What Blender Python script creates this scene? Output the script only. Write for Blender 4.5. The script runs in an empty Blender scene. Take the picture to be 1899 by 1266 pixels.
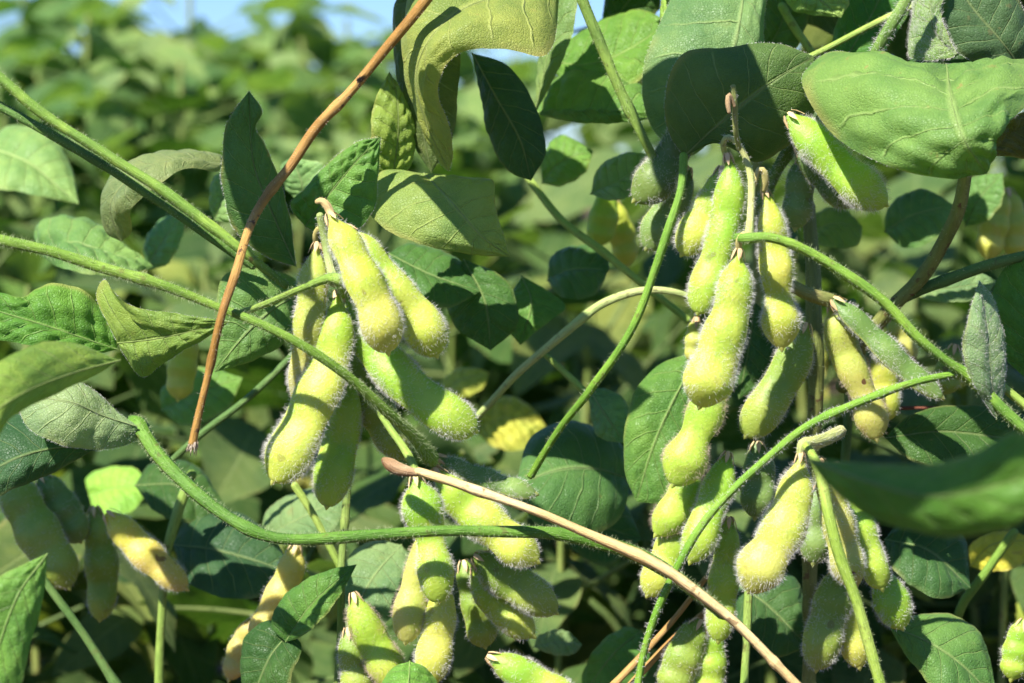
import bpy, math, random
import numpy as np
from mathutils import Vector, Matrix

SC = bpy.context.scene
COL = SC.collection
rng = np.random.default_rng(7)
random.seed(7)

# ------------------------------------------------------------------ camera frame
PX = 0.13e-3            # metres per photo pixel on the plane of focus
S = 0.55                # distance of the plane of focus
CAM = np.array([0.0, -S, 0.42])
PITCH = math.radians(-4.0)
FW = np.array([0.0, math.cos(PITCH), math.sin(PITCH)])
UP = np.array([0.0, -math.sin(PITCH), math.cos(PITCH)])
RT = np.array([1.0, 0.0, 0.0])


def W(x, y, d):
    """a place in the photograph (its pixels) and millimetres behind the plane of focus -> world"""
    z = S + d * 1e-3
    k = PX * z / S
    return CAM + RT * ((x - 949.5) * k) + UP * ((633.0 - y) * k) + FW * z


def WA(a):
    a = np.asarray(a, float)
    z = S + a[:, 2] * 1e-3
    k = PX * z / S
    return CAM[None] + ((a[:, 0] - 949.5) * k)[:, None] * RT + ((633.0 - a[:, 1]) * k)[:, None] * UP + z[:, None] * FW


# ------------------------------------------------------------------ small maths
def spline(pts, n, s=None):
    """Catmull-Rom through pts (any columns), resampled at n even chord steps (or at parameters s)"""
    p = np.asarray(pts, float)
    seg = np.linalg.norm(np.diff(p[:, :2], axis=0), axis=1) + 1e-6
    t = np.concatenate([[0], np.cumsum(seg)]) / seg.sum()
    m = np.zeros_like(p)
    if len(p) > 2:
        m[1:-1] = (p[2:] - p[:-2]) / (t[2:] - t[:-2])[:, None]
        m[0] = (p[1] - p[0]) / (t[1] - t[0])
        m[-1] = (p[-1] - p[-2]) / (t[-1] - t[-2])
    else:
        m[:] = (p[1] - p[0])
    u = np.linspace(0, 1, n) if s is None else np.asarray(s, float)
    i = np.clip(np.searchsorted(t, u, side='right') - 1, 0, len(p) - 2)
    h = (t[i + 1] - t[i])[:, None]
    x = ((u - t[i]) / (t[i + 1] - t[i]))[:, None]
    return ((2 * x**3 - 3 * x**2 + 1) * p[i] + (x**3 - 2 * x**2 + x) * h * m[i]
            + (-2 * x**3 + 3 * x**2) * p[i + 1] + (x**3 - x**2) * h * m[i + 1])


def nrm(v):
    return v / (np.linalg.norm(v, axis=-1, keepdims=True) + 1e-12)


def frames(P, ref):
    T = nrm(np.gradient(P, axis=0))
    A = nrm(np.cross(T, ref))
    B = nrm(np.cross(A, T))
    return T, A, B


# ------------------------------------------------------------------ meshes
def mesh_from(name, V, F, uv=None, smooth=True):
    me = bpy.data.meshes.new(name)
    V = np.asarray(V, np.float32)
    F = np.asarray(F, np.int32)
    me.vertices.add(len(V)); me.vertices.foreach_set('co', V.ravel())
    k = F.shape[1]
    me.loops.add(F.size); me.loops.foreach_set('vertex_index', F.ravel())
    me.polygons.add(len(F))
    me.polygons.foreach_set('loop_start', np.arange(0, F.size, k, dtype=np.int32))
    if uv is not None:
        l = me.uv_layers.new(name='UVMap')
        l.data.foreach_set('uv', np.asarray(uv, np.float32)[F.ravel()].ravel())
    me.update(calc_edges=True)
    if smooth:
        me.polygons.foreach_set('use_smooth', np.ones(len(F), bool))
    me.validate()
    return me


def grid_faces(n, m, wrap=False):
    i, j = np.meshgrid(np.arange(n - 1), np.arange(m if wrap else m - 1), indexing='ij')
    j2 = (j + 1) % m
    return np.stack([i * m + j, i * m + j2, (i + 1) * m + j2, (i + 1) * m + j], -1).reshape(-1, 4)


def merge(parts):
    V, F, U, o = [], [], [], 0
    for v, f, u in parts:
        V.append(v); F.append(f + o); U.append(u); o += len(v)
    return np.concatenate(V), np.concatenate(F), np.concatenate(U)


def obj(name, me, mat, parent=None, **tints):
    o = bpy.data.objects.new(name, me)
    COL.objects.link(o)
    if mat is not None and len(me.materials) == 0:
        me.materials.append(mat)
    if parent is not None:
        o.parent = parent
    for k, v in tints.items():
        o[k] = v
    return o


def tag(o, label, cat, group=None, kind=None):
    o['label'] = label
    if cat:
        o['category'] = cat
    if group:
        o['group'] = group
    if kind:
        o['kind'] = kind
    return o


def thing(name, label, cat, at, group=None):
    """an Empty at the thing's base; parts are built in world space and offset to it"""
    o = bpy.data.objects.new(name, None)
    COL.objects.link(o)
    o.empty_display_size = 0.005
    o.location = Vector(at)
    return tag(o, label, cat, group)


def part(name, V, F, uv, mat, root, base, **tints):
    return obj(name, mesh_from(name, np.asarray(V) - np.asarray(base), F, uv), mat, root, **tints)


# ------------------------------------------------------------------ materials
def new_mat(name):
    m = bpy.data.materials.new(name)
    m.use_nodes = True
    nt = m.node_tree
    nt.nodes.clear()
    return m, nt, nt.nodes, nt.links


class NT:
    def __init__(s, name):
        s.m, s.nt, s.n, s.l = new_mat(name)

    def node(s, t, **kw):
        x = s.n.new(t)
        for k, v in kw.items():
            setattr(x, k, v)
        return x

    def set(s, sock, v):
        if isinstance(v, bpy.types.NodeSocket):
            s.l.new(v, sock)
        elif isinstance(v, (tuple, list)) and len(v) == 3 and sock.type == 'RGBA':
            sock.default_value = (*v, 1)
        else:
            sock.default_value = v

    def math(s, op, a, b=0.0, c=0.0, clamp=False):
        x = s.node('ShaderNodeMath', operation=op, use_clamp=clamp)
        for k, v in enumerate((a, b, c)):
            s.set(x.inputs[k], v)
        return x.outputs[0]

    def mix(s, f, a, b, mode='MIX'):
        x = s.node('ShaderNodeMix', data_type='RGBA', blend_type=mode)
        s.set(x.inputs[0], f); s.set(x.inputs[6], a); s.set(x.inputs[7], b)
        return x.outputs[2]

    def ramp(s, v, lo, hi, a=0.0, b=1.0):
        x = s.node('ShaderNodeMapRange', interpolation_type='SMOOTHSTEP')
        s.set(x.inputs[0], v)
        for k, q in enumerate((lo, hi, a, b)):
            x.inputs[k + 1].default_value = q
        return x.outputs[0]

    def noise(s, vec, scale, detail=3.0, rough=0.55):
        x = s.node('ShaderNodeTexNoise')
        s.l.new(vec, x.inputs['Vector'])
        x.inputs['Scale'].default_value = scale
        x.inputs['Detail'].default_value = detail
        x.inputs['Roughness'].default_value = rough
        return x.outputs[0]

    def attr(s, name):
        return s.node('ShaderNodeAttribute', attribute_type='OBJECT', attribute_name=name)

    def coord(s, k):
        return s.node('ShaderNodeTexCoord').outputs[k]

    def shifted(s, vec):
        """object coordinates moved by a random amount per object so no two repeat"""
        r = s.node('ShaderNodeObjectInfo').outputs['Random']
        x = s.node('ShaderNodeVectorMath', operation='ADD')
        s.l.new(vec, x.inputs[0])
        c = s.node('ShaderNodeCombineXYZ')
        for k in range(3):
            s.l.new(r, c.inputs[k])
        y = s.node('ShaderNodeVectorMath', operation='SCALE')
        s.l.new(c.outputs[0], y.inputs[0]); y.inputs['Scale'].default_value = 13.0
        s.l.new(y.outputs[0], x.inputs[1])
        return x.outputs[0]

    def out(s, sh):
        o = s.node('ShaderNodeOutputMaterial')
        s.l.new(sh, o.inputs[0])
        return s.m

    def bsdf(s, col, rough=0.5, spec=0.4, normal=None, trans=0.0, tcol=None, **kw):
        b = s.node('ShaderNodeBsdfPrincipled')
        s.set(b.inputs['Base Color'], col)
        s.set(b.inputs['Roughness'], rough)
        b.inputs['Specular IOR Level'].default_value = spec
        for k, v in kw.items():
            s.set(b.inputs[k], v)
        if normal is not None:
            s.l.new(normal, b.inputs['Normal'])
        if not trans:
            return b.outputs[0]
        t = s.node('ShaderNodeBsdfTranslucent')
        s.set(t.inputs[0], tcol if tcol is not None else col)
        if normal is not None:
            s.l.new(normal, t.inputs['Normal'])
        m = s.node('ShaderNodeMixShader')
        m.inputs[0].default_value = trans
        s.l.new(b.outputs[0], m.inputs[1]); s.l.new(t.outputs[0], m.inputs[2])
        return m.outputs[0]

    def bump(s, h, strength, dist):
        x = s.node('ShaderNodeBump')
        x.inputs['Strength'].default_value = strength
        x.inputs['Distance'].default_value = dist
        s.l.new(h, x.inputs['Height'])
        return x.outputs[0]


def leaf_material():
    q = NT('leaf_tissue')
    uv = q.node('ShaderNodeUVMap', uv_map='UVMap').outputs[0]
    sp = q.node('ShaderNodeSeparateXYZ'); q.l.new(uv, sp.inputs[0])
    u, v = sp.outputs[0], sp.outputs[1]
    av = q.math('ABSOLUTE', q.math('MULTIPLY_ADD', v, 2.0, -1.0))
    oc = q.shifted(q.coord('Object'))
    wob = q.noise(oc, 90, 2)
    # lateral veins run forward from the midrib
    ph = q.math('MULTIPLY_ADD', av, -1.9, q.math('MULTIPLY', u, 7.5))
    ph = q.math('ADD', ph, q.math('MULTIPLY', q.math('POWER', av, 2.0), 0.6))
    ph = q.math('ADD', ph, q.math('MULTIPLY_ADD', wob, 0.5, -0.25))
    tri = q.math('ABSOLUTE', q.math('MULTIPLY_ADD', q.math('FRACT', ph), 2.0, -1.0))   # 1 on the vein
    lat = q.ramp(tri, 0.90, 0.99)
    fade = q.ramp(av, 1.0, 0.75)
    lat = q.math('MULTIPLY', lat, fade)
    mid = q.ramp(av, 0.05, 0.015)
    vor = q.node('ShaderNodeTexVoronoi', feature='DISTANCE_TO_EDGE')
    q.l.new(oc, vor.inputs['Vector']); vor.inputs['Scale'].default_value = 520
    net = q.ramp(vor.outputs['Distance'], 0.10, 0.0)
    vor2 = q.node('ShaderNodeTexVoronoi', feature='DISTANCE_TO_EDGE')
    q.l.new(oc, vor2.inputs['Vector']); vor2.inputs['Scale'].default_value = 1500
    net2 = q.ramp(vor2.outputs['Distance'], 0.14, 0.0)
    veins = q.math('MAXIMUM', lat, mid)
    tint = q.attr('tint').outputs['Color']
    n1 = q.noise(oc, 45, 4); n2 = q.noise(oc, 260, 3); n3 = q.noise(oc, 900, 2)
    c = q.mix(q.ramp(n1, 0.32, 0.70), q.mix(1.0, tint, (0.72, 0.82, 0.75), 'MULTIPLY'), q.mix(1.0, tint, (1.30, 1.18, 1.05), 'MULTIPLY'))
    c = q.mix(q.ramp(n2, 0.45, 0.75, 0, 0.35), c, q.mix(1.0, tint, (1.6, 1.35, 1.1), 'MULTIPLY'))
    c = q.mix(q.math('MULTIPLY', net, 0.10), c, q.mix(1.0, tint, (1.7, 1.5, 1.3), 'MULTIPLY'))
    c = q.mix(q.math('MULTIPLY', veins, 0.52), c, q.mix(0.5, q.mix(1.0, tint, (2.0, 1.7, 1.5), 'MULTIPLY'), (0.34, 0.40, 0.16)))
    # small rusty flecks and yellowing near the margin
    wear = q.attr('wear').outputs['Fac']
    fl = q.math('MULTIPLY', q.ramp(n2, 0.66, 0.72), q.ramp(n1, 0.42, 0.6))
    c = q.mix(q.math('MULTIPLY', fl, q.math('MULTIPLY', wear, 0.8)), c, (0.30, 0.19, 0.07))
    edge = q.math('MULTIPLY', q.ramp(av, 0.86, 1.0), q.ramp(n1, 0.4, 0.65))
    c = q.mix(q.math('MULTIPLY', edge, q.math('MULTIPLY_ADD', wear, 0.5, 0.25)), c, (0.36, 0.30, 0.10))
    h = q.math('MULTIPLY', net, -0.10)
    h = q.math('ADD', h, q.math('MULTIPLY', net2, -0.15))
    h = q.math('ADD', h, q.math('MULTIPLY', veins, -0.5))
    h = q.math('ADD', h, q.math('MULTIPLY', n3, 0.25))
    nb = q.bump(h, 0.9, 0.0007)
    tc = q.mix(1.0, c, (1.5, 1.75, 0.7), 'MULTIPLY')
    tc = q.mix(q.math('MULTIPLY', veins, 0.4), tc, q.mix(1.0, tc, (0.6, 0.6, 0.6), 'MULTIPLY'))
    sh = q.bsdf(c, q.ramp(n2, 0.2, 0.8, 0.40, 0.58), 0.30, nb, 0.32, tc,
                **{'Sheen Weight': 0.04, 'Sheen Roughness': 0.4, 'Sheen Tint': (0.85, 0.95, 0.85, 1)})
    return q.out(sh)


def pod_material():
    q = NT('pod_skin')
    uv = q.node('ShaderNodeUVMap', uv_map='UVMap').outputs[0]
    sp = q.node('ShaderNodeSeparateXYZ'); q.l.new(uv, sp.inputs[0])
    u, v = sp.outputs[0], sp.outputs[1]
    seam = q.math('ABSOLUTE', q.math('COSINE', q.math('MULTIPLY', v, 2 * math.pi)))    # 1 on the two sutures
    oc = q.shifted(q.coord('Object'))
    n1 = q.noise(oc, 70, 3); n2 = q.noise(oc, 330, 4); n3 = q.noise(oc, 1300, 2)
    a, b = q.attr('tint').outputs['Color'], q.attr('tint2').outputs['Color']
    c = q.mix(q.ramp(q.math('ADD', n1, q.math('MULTIPLY_ADD', u, 0.30, -0.15)), 0.38, 0.64), a, b)
    c = q.mix(q.ramp(n2, 0.35, 0.7, 0.0, 0.5), c, q.mix(1.0, c, (1.22, 1.12, 1.05), 'MULTIPLY'))
    c = q.mix(q.ramp(seam, 0.95, 0.999, 0, 0.35), c, (0.55, 0.52, 0.14))
    c = q.mix(q.ramp(u, 0.97, 1.0, 0, 0.15), c, (0.50, 0.42, 0.16))
    wear = q.attr('wear').outputs['Fac']
    sm = q.noise(oc, 210, 1.5, 0.4)
    spot = q.math('MULTIPLY', q.ramp(sm, 0.70, 0.735), wear)
    c = q.mix(spot, c, (0.13, 0.045, 0.03))
    tanp = q.math('MULTIPLY', q.ramp(q.noise(oc, 120, 2), 0.60, 0.72), q.math('MULTIPLY', wear, 0.45))
    c = q.mix(tanp, c, (0.46, 0.30, 0.13))
    h = q.math('ADD', q.math('MULTIPLY', n2, 0.5), q.math('MULTIPLY', n3, 0.6))
    nb = q.bump(h, 0.55, 0.0005)
    sh = q.bsdf(c, 0.48, 0.35, nb, 0.20, q.mix(1.0, c, (1.25, 1.3, 0.7), 'MULTIPLY'),
                **{'Subsurface Weight': 0.5, 'Subsurface Radius': (1.0, 0.9, 0.3), 'Subsurface Scale': 0.0040,
                   'Sheen Weight': 0.0, 'Sheen Roughness': 0.35})
    return q.out(sh)


def stem_material():
    q = NT('stem_skin')
    uv = q.node('ShaderNodeUVMap', uv_map='UVMap').outputs[0]
    sp = q.node('ShaderNodeSeparateXYZ'); q.l.new(uv, sp.inputs[0])
    oc = q.shifted(q.coord('Object'))
    cb = q.node('ShaderNodeCombineXYZ')
    q.l.new(q.math('MULTIPLY', sp.outputs[0], 14.0), cb.inputs[0])      # long fibres: fine across, slow along
    q.l.new(q.math('MULTIPLY', sp.outputs[1], 26.0), cb.inputs[1])
    q.l.new(q.node('ShaderNodeObjectInfo').outputs['Random'], cb.inputs[2])
    fib = q.noise(cb.outputs[0], 1.0, 4, 0.6)
    n1 = q.noise(oc, 60, 3); n2 = q.noise(oc, 420, 3)
    a, b = q.attr('tint').outputs['Color'], q.attr('tint2').outputs['Color']
    c = q.mix(q.ramp(n1, 0.38, 0.66), a, b)
    c = q.mix(q.ramp(fib, 0.40, 0.62, 0.0, 0.6), c, q.mix(1.0, c, (1.35, 1.3, 1.2), 'MULTIPLY'))
    c = q.mix(q.ramp(fib, 0.44, 0.30, 0.0, 0.5), c, q.mix(1.0, c, (0.6, 0.6, 0.55), 'MULTIPLY'))
    wear = q.attr('wear').outputs['Fac']
    fl = q.math('MULTIPLY', q.math('MULTIPLY', q.ramp(n2, 0.58, 0.66), q.ramp(n1, 0.48, 0.58)), wear)
    c = q.mix(fl, c, (0.11, 0.055, 0.025))
    h = q.math('ADD', q.math('MULTIPLY', fib, 0.8), q.math('MULTIPLY', n2, 0.35))
    nb = q.bump(h, 0.9, 0.0006)
    return q.out(q.bsdf(c, 0.55, 0.3, nb, 0.08, c))


def hair_material(name, col):
    q = NT(name)
    return q.out(q.bsdf(col, 0.38, 0.5, None, 0.40, col))


def soil_material():
    q = NT('field_soil')
    oc = q.coord('Object')
    n1 = q.noise(oc, 6, 6); n2 = q.noise(oc, 60, 5); n3 = q.noise(oc, 300, 4)
    c = q.mix(q.ramp(n1, 0.35, 0.65), (0.060, 0.036, 0.024), (0.125, 0.080, 0.055))
    c = q.mix(q.ramp(n2, 0.45, 0.7), c, (0.17, 0.115, 0.08))
    h = q.math('ADD', q.math('MULTIPLY', n2, 1.0), q.math('MULTIPLY', n3, 0.4))
    return q.out(q.bsdf(c, 0.95, 0.1, q.bump(h, 1.0, 0.02)))


LEAF, POD, STEM = leaf_material(), pod_material(), stem_material()
HAIR_W = hair_material('silver_hairs', (0.90, 0.88, 0.82))
HAIR_T = hair_material('tawny_hairs', (0.76, 0.64, 0.48))
HAIR_G = hair_material('pale_green_hairs', (0.58, 0.66, 0.36))
SOIL = soil_material()


# ------------------------------------------------------------------ hairs as real tapered blades
def fuzz(P, N, T, length, radius, lean=0.5, jitter=0.45):
    n = len(P)
    L = length * (0.25 + 1.05 * rng.random(n)**0.8)[:, None]
    d0 = nrm(N + T * lean * 0.5 + rng.normal(0, jitter, (n, 3)))
    d1 = nrm(d0 + T * lean + rng.normal(0, 0.25, (n, 3)))
    a = nrm(np.cross(d0, rng.normal(0, 1, (n, 3))))
    b = np.cross(d0, a)
    P0, P1, P2 = P - d0 * radius, P + d0 * L * 0.55, P + d0 * L * 0.55 + d1 * L * 0.45
    V = np.empty((n, 7, 3))
    for k in range(3):
        o = math.cos(k * 2.0944) * a + math.sin(k * 2.0944) * b
        V[:, k] = P0 + o * radius
        V[:, 3 + k] = P1 + o * radius * 0.7
    V[:, 6] = P2
    f = []
    for k in range(3):
        k2 = (k + 1) % 3
        f += [(k, k2, 3 + k2), (k, 3 + k2, 3 + k), (3 + k, 3 + k2, 6)]
    F = (np.array(f)[None] + (np.arange(n) * 7)[:, None, None]).reshape(-1, 3)
    return V.reshape(-1, 3), F


def scatter(G, NG, TG, n, weight=None):
    """n random places on a grid surface G (rows, cols, 3), evenly by area"""
    e1 = G[1:, :-1] - G[:-1, :-1]; e2 = G[:-1, 1:] - G[:-1, :-1]
    ar = np.linalg.norm(np.cross(e1, e2), axis=-1)
    if weight is not None:
        ar = ar * weight[:-1, :-1]
    c = rng.choice(ar.size, n, p=(ar / ar.sum()).ravel())
    i, j = np.unravel_index(c, ar.shape)
    s, t = rng.random(n)[:, None], rng.random(n)[:, None]

    def bl(X):
        return X[i, j] * (1 - s) * (1 - t) + X[i + 1, j] * s * (1 - t) + X[i, j + 1] * (1 - s) * t + X[i + 1, j + 1] * s * t
    return bl(G), nrm(bl(NG)), nrm(bl(TG))


# ------------------------------------------------------------------ builders
def tube(pts, sides=12, step=5.0, ridge=0.07, close=True):
    """pts: (x, y, d, radius px); returns grid, normals, tangents and merged mesh data"""
    p = np.asarray(pts, float)
    ln = np.linalg.norm(np.diff(p[:, :2], axis=0), axis=1).sum()
    n = int(min(200, max(8, ln / step)))
    q = spline(p, n)
    C = WA(q[:, :3])
    R = q[:, 3] * 0.9 * PX * (S + q[:, 2] * 1e-3) / S
    L = np.concatenate([[0], np.cumsum(np.linalg.norm(np.diff(C, axis=0), axis=1))])
    ph = rng.uniform(0, 6.28, 3)
    R = R * (1 + 0.05 * np.sin(L * 120 + ph[0]) + 0.025 * np.sin(L * 330 + ph[1]))
    for k in range(int(L[-1] / 0.035)):      # slight swellings and scars along it
        R = R * (1 + rng.uniform(0.05, 0.24) * np.exp(-((L - rng.uniform(0, L[-1])) / rng.uniform(0.0012, 0.003))**2))
    C = C + (0.12 * R[:, None]) * (np.sin(L * 190 + ph[2])[:, None] * RT + np.sin(L * 240 + ph[0])[:, None] * UP)
    T, A, B = frames(C, FW + 0.13 * UP)
    th = np.linspace(0, 2 * math.pi, sides + 1)
    rr = 1 + ridge * np.cos(5 * th + ph[1])
    O = np.cos(th)[None, :, None] * A[:, None] + np.sin(th)[None, :, None] * B[:, None]
    G = C[:, None] + O * (R[:, None] * rr[None])[..., None]
    V = G.reshape(-1, 3)
    U = np.stack(np.meshgrid(L * 20, th / (2 * math.pi), indexing='ij'), -1).reshape(-1, 2)
    F = grid_faces(n, sides + 1)
    if close:      # rounded ends
        for e, sgn in ((0, -1), (n - 1, 1)):
            r0 = G[e]
            rings = [r0, C[e] + (r0 - C[e]) * 0.7 + T[e] * sgn * R[e] * 0.6, C[e] + (r0 - C[e]) * 0.02 + T[e] * sgn * R[e] * 0.85]
            v = np.concatenate(rings)
            f = grid_faces(3, sides + 1)
            V = np.concatenate([V, v]); F = np.concatenate([F, f + len(V) - len(v)])
            U = np.concatenate([U, np.tile(U[e * (sides + 1):(e + 1) * (sides + 1)], (3, 1))])
    return G, O, np.repeat(T[:, None], sides + 1, 1), (V, F, U), L[-1], R.mean()


GREEN = ((0.13, 0.24, 0.03), (0.20, 0.32, 0.05))
LIME = ((0.24, 0.36, 0.06), (0.32, 0.43, 0.09))
DARK = ((0.075, 0.15, 0.035), (0.12, 0.20, 0.05))
BROWN = ((0.34, 0.19, 0.055), (0.46, 0.29, 0.09))
TAN = ((0.56, 0.40, 0.17), (0.70, 0.54, 0.27))
OLIVE = ((0.14, 0.17, 0.04), (0.20, 0.22, 0.06))
PALE = ((0.42, 0.50, 0.20), (0.50, 0.55, 0.26))


def stem(label, pts, col, hair=0.0, hlen=1.0, hm=None, wear=0.45, name='green_stalk', cat='stem', group='soybean stems and stalks', ridge=0.10, frayed=False):
    G, N, T, m, L, R = tube(pts, ridge=ridge)
    base = m[0][0]
    root = obj(name, mesh_from(name, m[0] - base, m[1], m[2]), STEM, None, tint=col[0], tint2=col[1], wear=wear)
    root.location = Vector(base)
    tag(root, label, cat, group)
    if hair:
        n = int(hair * L * 1e3 * 2 * math.pi * R * 1e3)
        P, Nn, Tt = scatter(G, N, T, int(n * 1.2))
        V, F = fuzz(P, Nn, Tt, hlen * 1.15e-3, 0.032e-3, 0.15, 0.4)
        f = obj('fuzz', mesh_from('fuzz', V - base, F, None, False), hm or HAIR_G, root)
        f['kind'] = 'stuff'
    if frayed:
        e = G[-1].mean(0); n = 46
        a = rng.uniform(0, 6.28, n); r_ = R * np.sqrt(rng.random(n))
        o_ = np.cos(a)[:, None] * nrm(G[-1, 0] - e) + np.sin(a)[:, None] * nrm(G[-1, 3] - e)
        V, F = fuzz(e + o_ * r_[:, None] - T[-1, 0] * 0.5e-3, np.repeat(T[-1, :1], n, 0), o_, 3.2e-3, 0.16e-3, 0.25, 0.12)
        obj('frayed_end', mesh_from('frayed_end', V - base, F, None, False), HAIR_T, root)
    return root


def pod(label, group, pts, beans=3, roll=0.0, c1=(0.36, 0.47, 0.07), c2=(0.52, 0.51, 0.11), hair=1.5, hlen=1.7, hm=None,
        wear=0.5, flat=0.66, calyx=True, stalk=None, thick=None):
    """pts: (x, y, d, half width px) from the stalk end to the tip"""
    n, m = 54, 28
    s = np.linspace(0, 1, n)
    s = 0.5 * s + 0.5 * (1 - np.cos(math.pi * s)) / 2 * 1.0
    q = spline(pts, n, s)
    C = WA(q[:, :3])
    sc = PX * (S + q[:, 2] * 1e-3) / S
    Wd = np.maximum(q[:, 3] * 0.985, 2) * sc
    L = np.concatenate([[0], np.cumsum(np.linalg.norm(np.diff(C, axis=0), axis=1))])
    ln = L[-1]; t = L / ln
    tip = np.minimum(1.0, (ln - L) / (Wd[int(n * 0.85)] * 1.15))
    tip = np.sqrt(np.maximum(0, 1 - (1 - tip)**2.1))
    top = np.minimum(1.0, L / (0.15 * ln)); top = 0.35 + 0.65 * np.sin(top * math.pi / 2)**1.2
    pos = (np.arange(beans) + 0.62) / (beans + 0.16)
    bl = np.zeros(n)
    for k in pos:
        bl = np.maximum(bl, np.exp(-((t - k) / (0.36 / beans))**2))
    bl = 0.5 + (bl - 0.5) * float(np.clip((ln / beans) / (2.6 * Wd.mean()), 0.15, 1.0))
    T, A, B = frames(C, -FW + 0.2 * UP)
    r = math.radians(roll)
    A, B = A * math.cos(r) + B * math.sin(r), B * math.cos(r) - A * math.sin(r)
    wx = Wd * tip * top * (0.85 + 0.16 * bl)
    wy = Wd * tip * top * (flat * 0.56 + flat * 0.48 * bl)
    th = np.linspace(0, 2 * math.pi, m + 1)
    cx = np.sign(np.cos(th)) * np.abs(np.cos(th))**0.92
    sy = np.sign(np.sin(th)) * np.abs(np.sin(th))**1.12
    lip = 1 + 0.05 * np.exp(-(np.sin(th) / 0.22)**2)
    wob = 1 + 0.015 * np.sin(t * 23 + rng.uniform(0, 6))
    G = C[:, None] + A[:, None] * (wx[:, None] * wob[:, None] * (cx * lip)[None])[..., None] + B[:, None] * (wy[:, None] * sy[None])[..., None]
    N = nrm(A[:, None] * (np.cos(th)[None] / np.maximum(wx, 1e-4)[:, None])[..., None] + B[:, None] * (np.sin(th)[None] / np.maximum(wy, 1e-4)[:, None])[..., None])
    slope = np.gradient(wx, L + 1e-9)
    N = nrm(N - T[:, None] * np.clip(slope, -2.5, 1)[:, None, None])
    TT = np.repeat(T[:, None], m + 1, 1)
    U = np.stack(np.meshgrid(t, th / (2 * math.pi), indexing='ij'), -1).reshape(-1, 2)
    base = C[0]
    root = thing('soybean_pod', label, 'soybean pod', base, group)
    parts = [(G.reshape(-1, 3), grid_faces(n, m + 1), U)]
    # the beak at the tip
    bk = rng.uniform(0.6, 1.1) * 1e-3
    ring = []
    for f_, h_ in ((1.0, 0.0), (0.75, 0.4), (0.3, 0.8), (0.03, 1.0)):
        ring.append(C[-1] - T[-1] * 0.4e-3 + T[-1] * (bk + 0.4e-3) * h_ + (A[-1] * np.cos(th)[:, None] + B[-1] * np.sin(th)[:, None]) * 0.8e-3 * f_)
    parts.append((np.concatenate(ring), grid_faces(4, m + 1), np.full((4 * (m + 1), 2), 0.99)))
    V, F, U = merge(parts)
    part('shell', V, F, U, POD, root, base, tint=c1, tint2=c2, wear=wear)
    if hair:
        area = np.pi * (wx + wy).mean() * ln * 1e6
        nh = int(hair * 2.9 * area)
        edge = 0.38 + 1.75 * np.abs(np.cos(th))**3
        P, Nn, Tt = scatter(G, N, TT, nh, edge[None] * (1 - 0.55 * np.clip((t - 0.85) / 0.12, 0, 1))[:, None] * np.clip(0.62 + 0.35 * np.sin(t * 14 + rng.uniform(0, 6))[:, None] + 0.35 * np.sin(t[:, None] * 31 + 2 * th[None] + rng.uniform(0, 6)), 0.18, 1.4))
        V, F = fuzz(P, Nn, Tt, hlen * 0.68e-3, 0.025e-3, 0.25, 0.48)
        f = obj('fuzz', mesh_from('fuzz', V - base, F, None, False), hm or HAIR_W, root)
        f['kind'] = 'stuff'
    if calyx:
        # five small papery teeth clasping the top of the pod
        cp = []
        rad = max(wx[6], 1.0e-3)
        for k in range(5):
            a0 = k * 2 * math.pi / 5 + 0.3
            o = A[0] * math.cos(a0) + B[0] * math.sin(a0)
            sd = nrm(np.cross(o, T[0]))
            rows = []
            for h_, w_, r_ in ((-0.4, 0.30, 0.55), (0.5, 0.55, 0.9), (1.6, 0.42, 1.12), (2.7, 0.05, 1.30)):
                c_ = C[0] + T[0] * h_ * 1e-3 + o * rad * r_
                rows.append(np.stack([c_ - sd * w_ * 1.1e-3, c_ + o * 0.15e-3, c_ + sd * w_ * 1.1e-3]))
            cp.append((np.concatenate(rows), grid_faces(4, 3), np.tile([[0.5, 0.2]], (12, 1))))
        V, F, U = merge(cp)
        part('calyx', V, F, U, STEM, root, base, tint=(0.50, 0.34, 0.17), tint2=(0.60, 0.44, 0.24), wear=0.5)
    if stalk:
        G2, N2, T2, m2, _, _ = tube(stalk + [(pts[0][0], pts[0][1], pts[0][2], 6)], sides=10)
        part('stalk', *m2, STEM, root, base, tint=(0.36, 0.40, 0.10), tint2=(0.50, 0.42, 0.16), wear=0.3)
    return root


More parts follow.
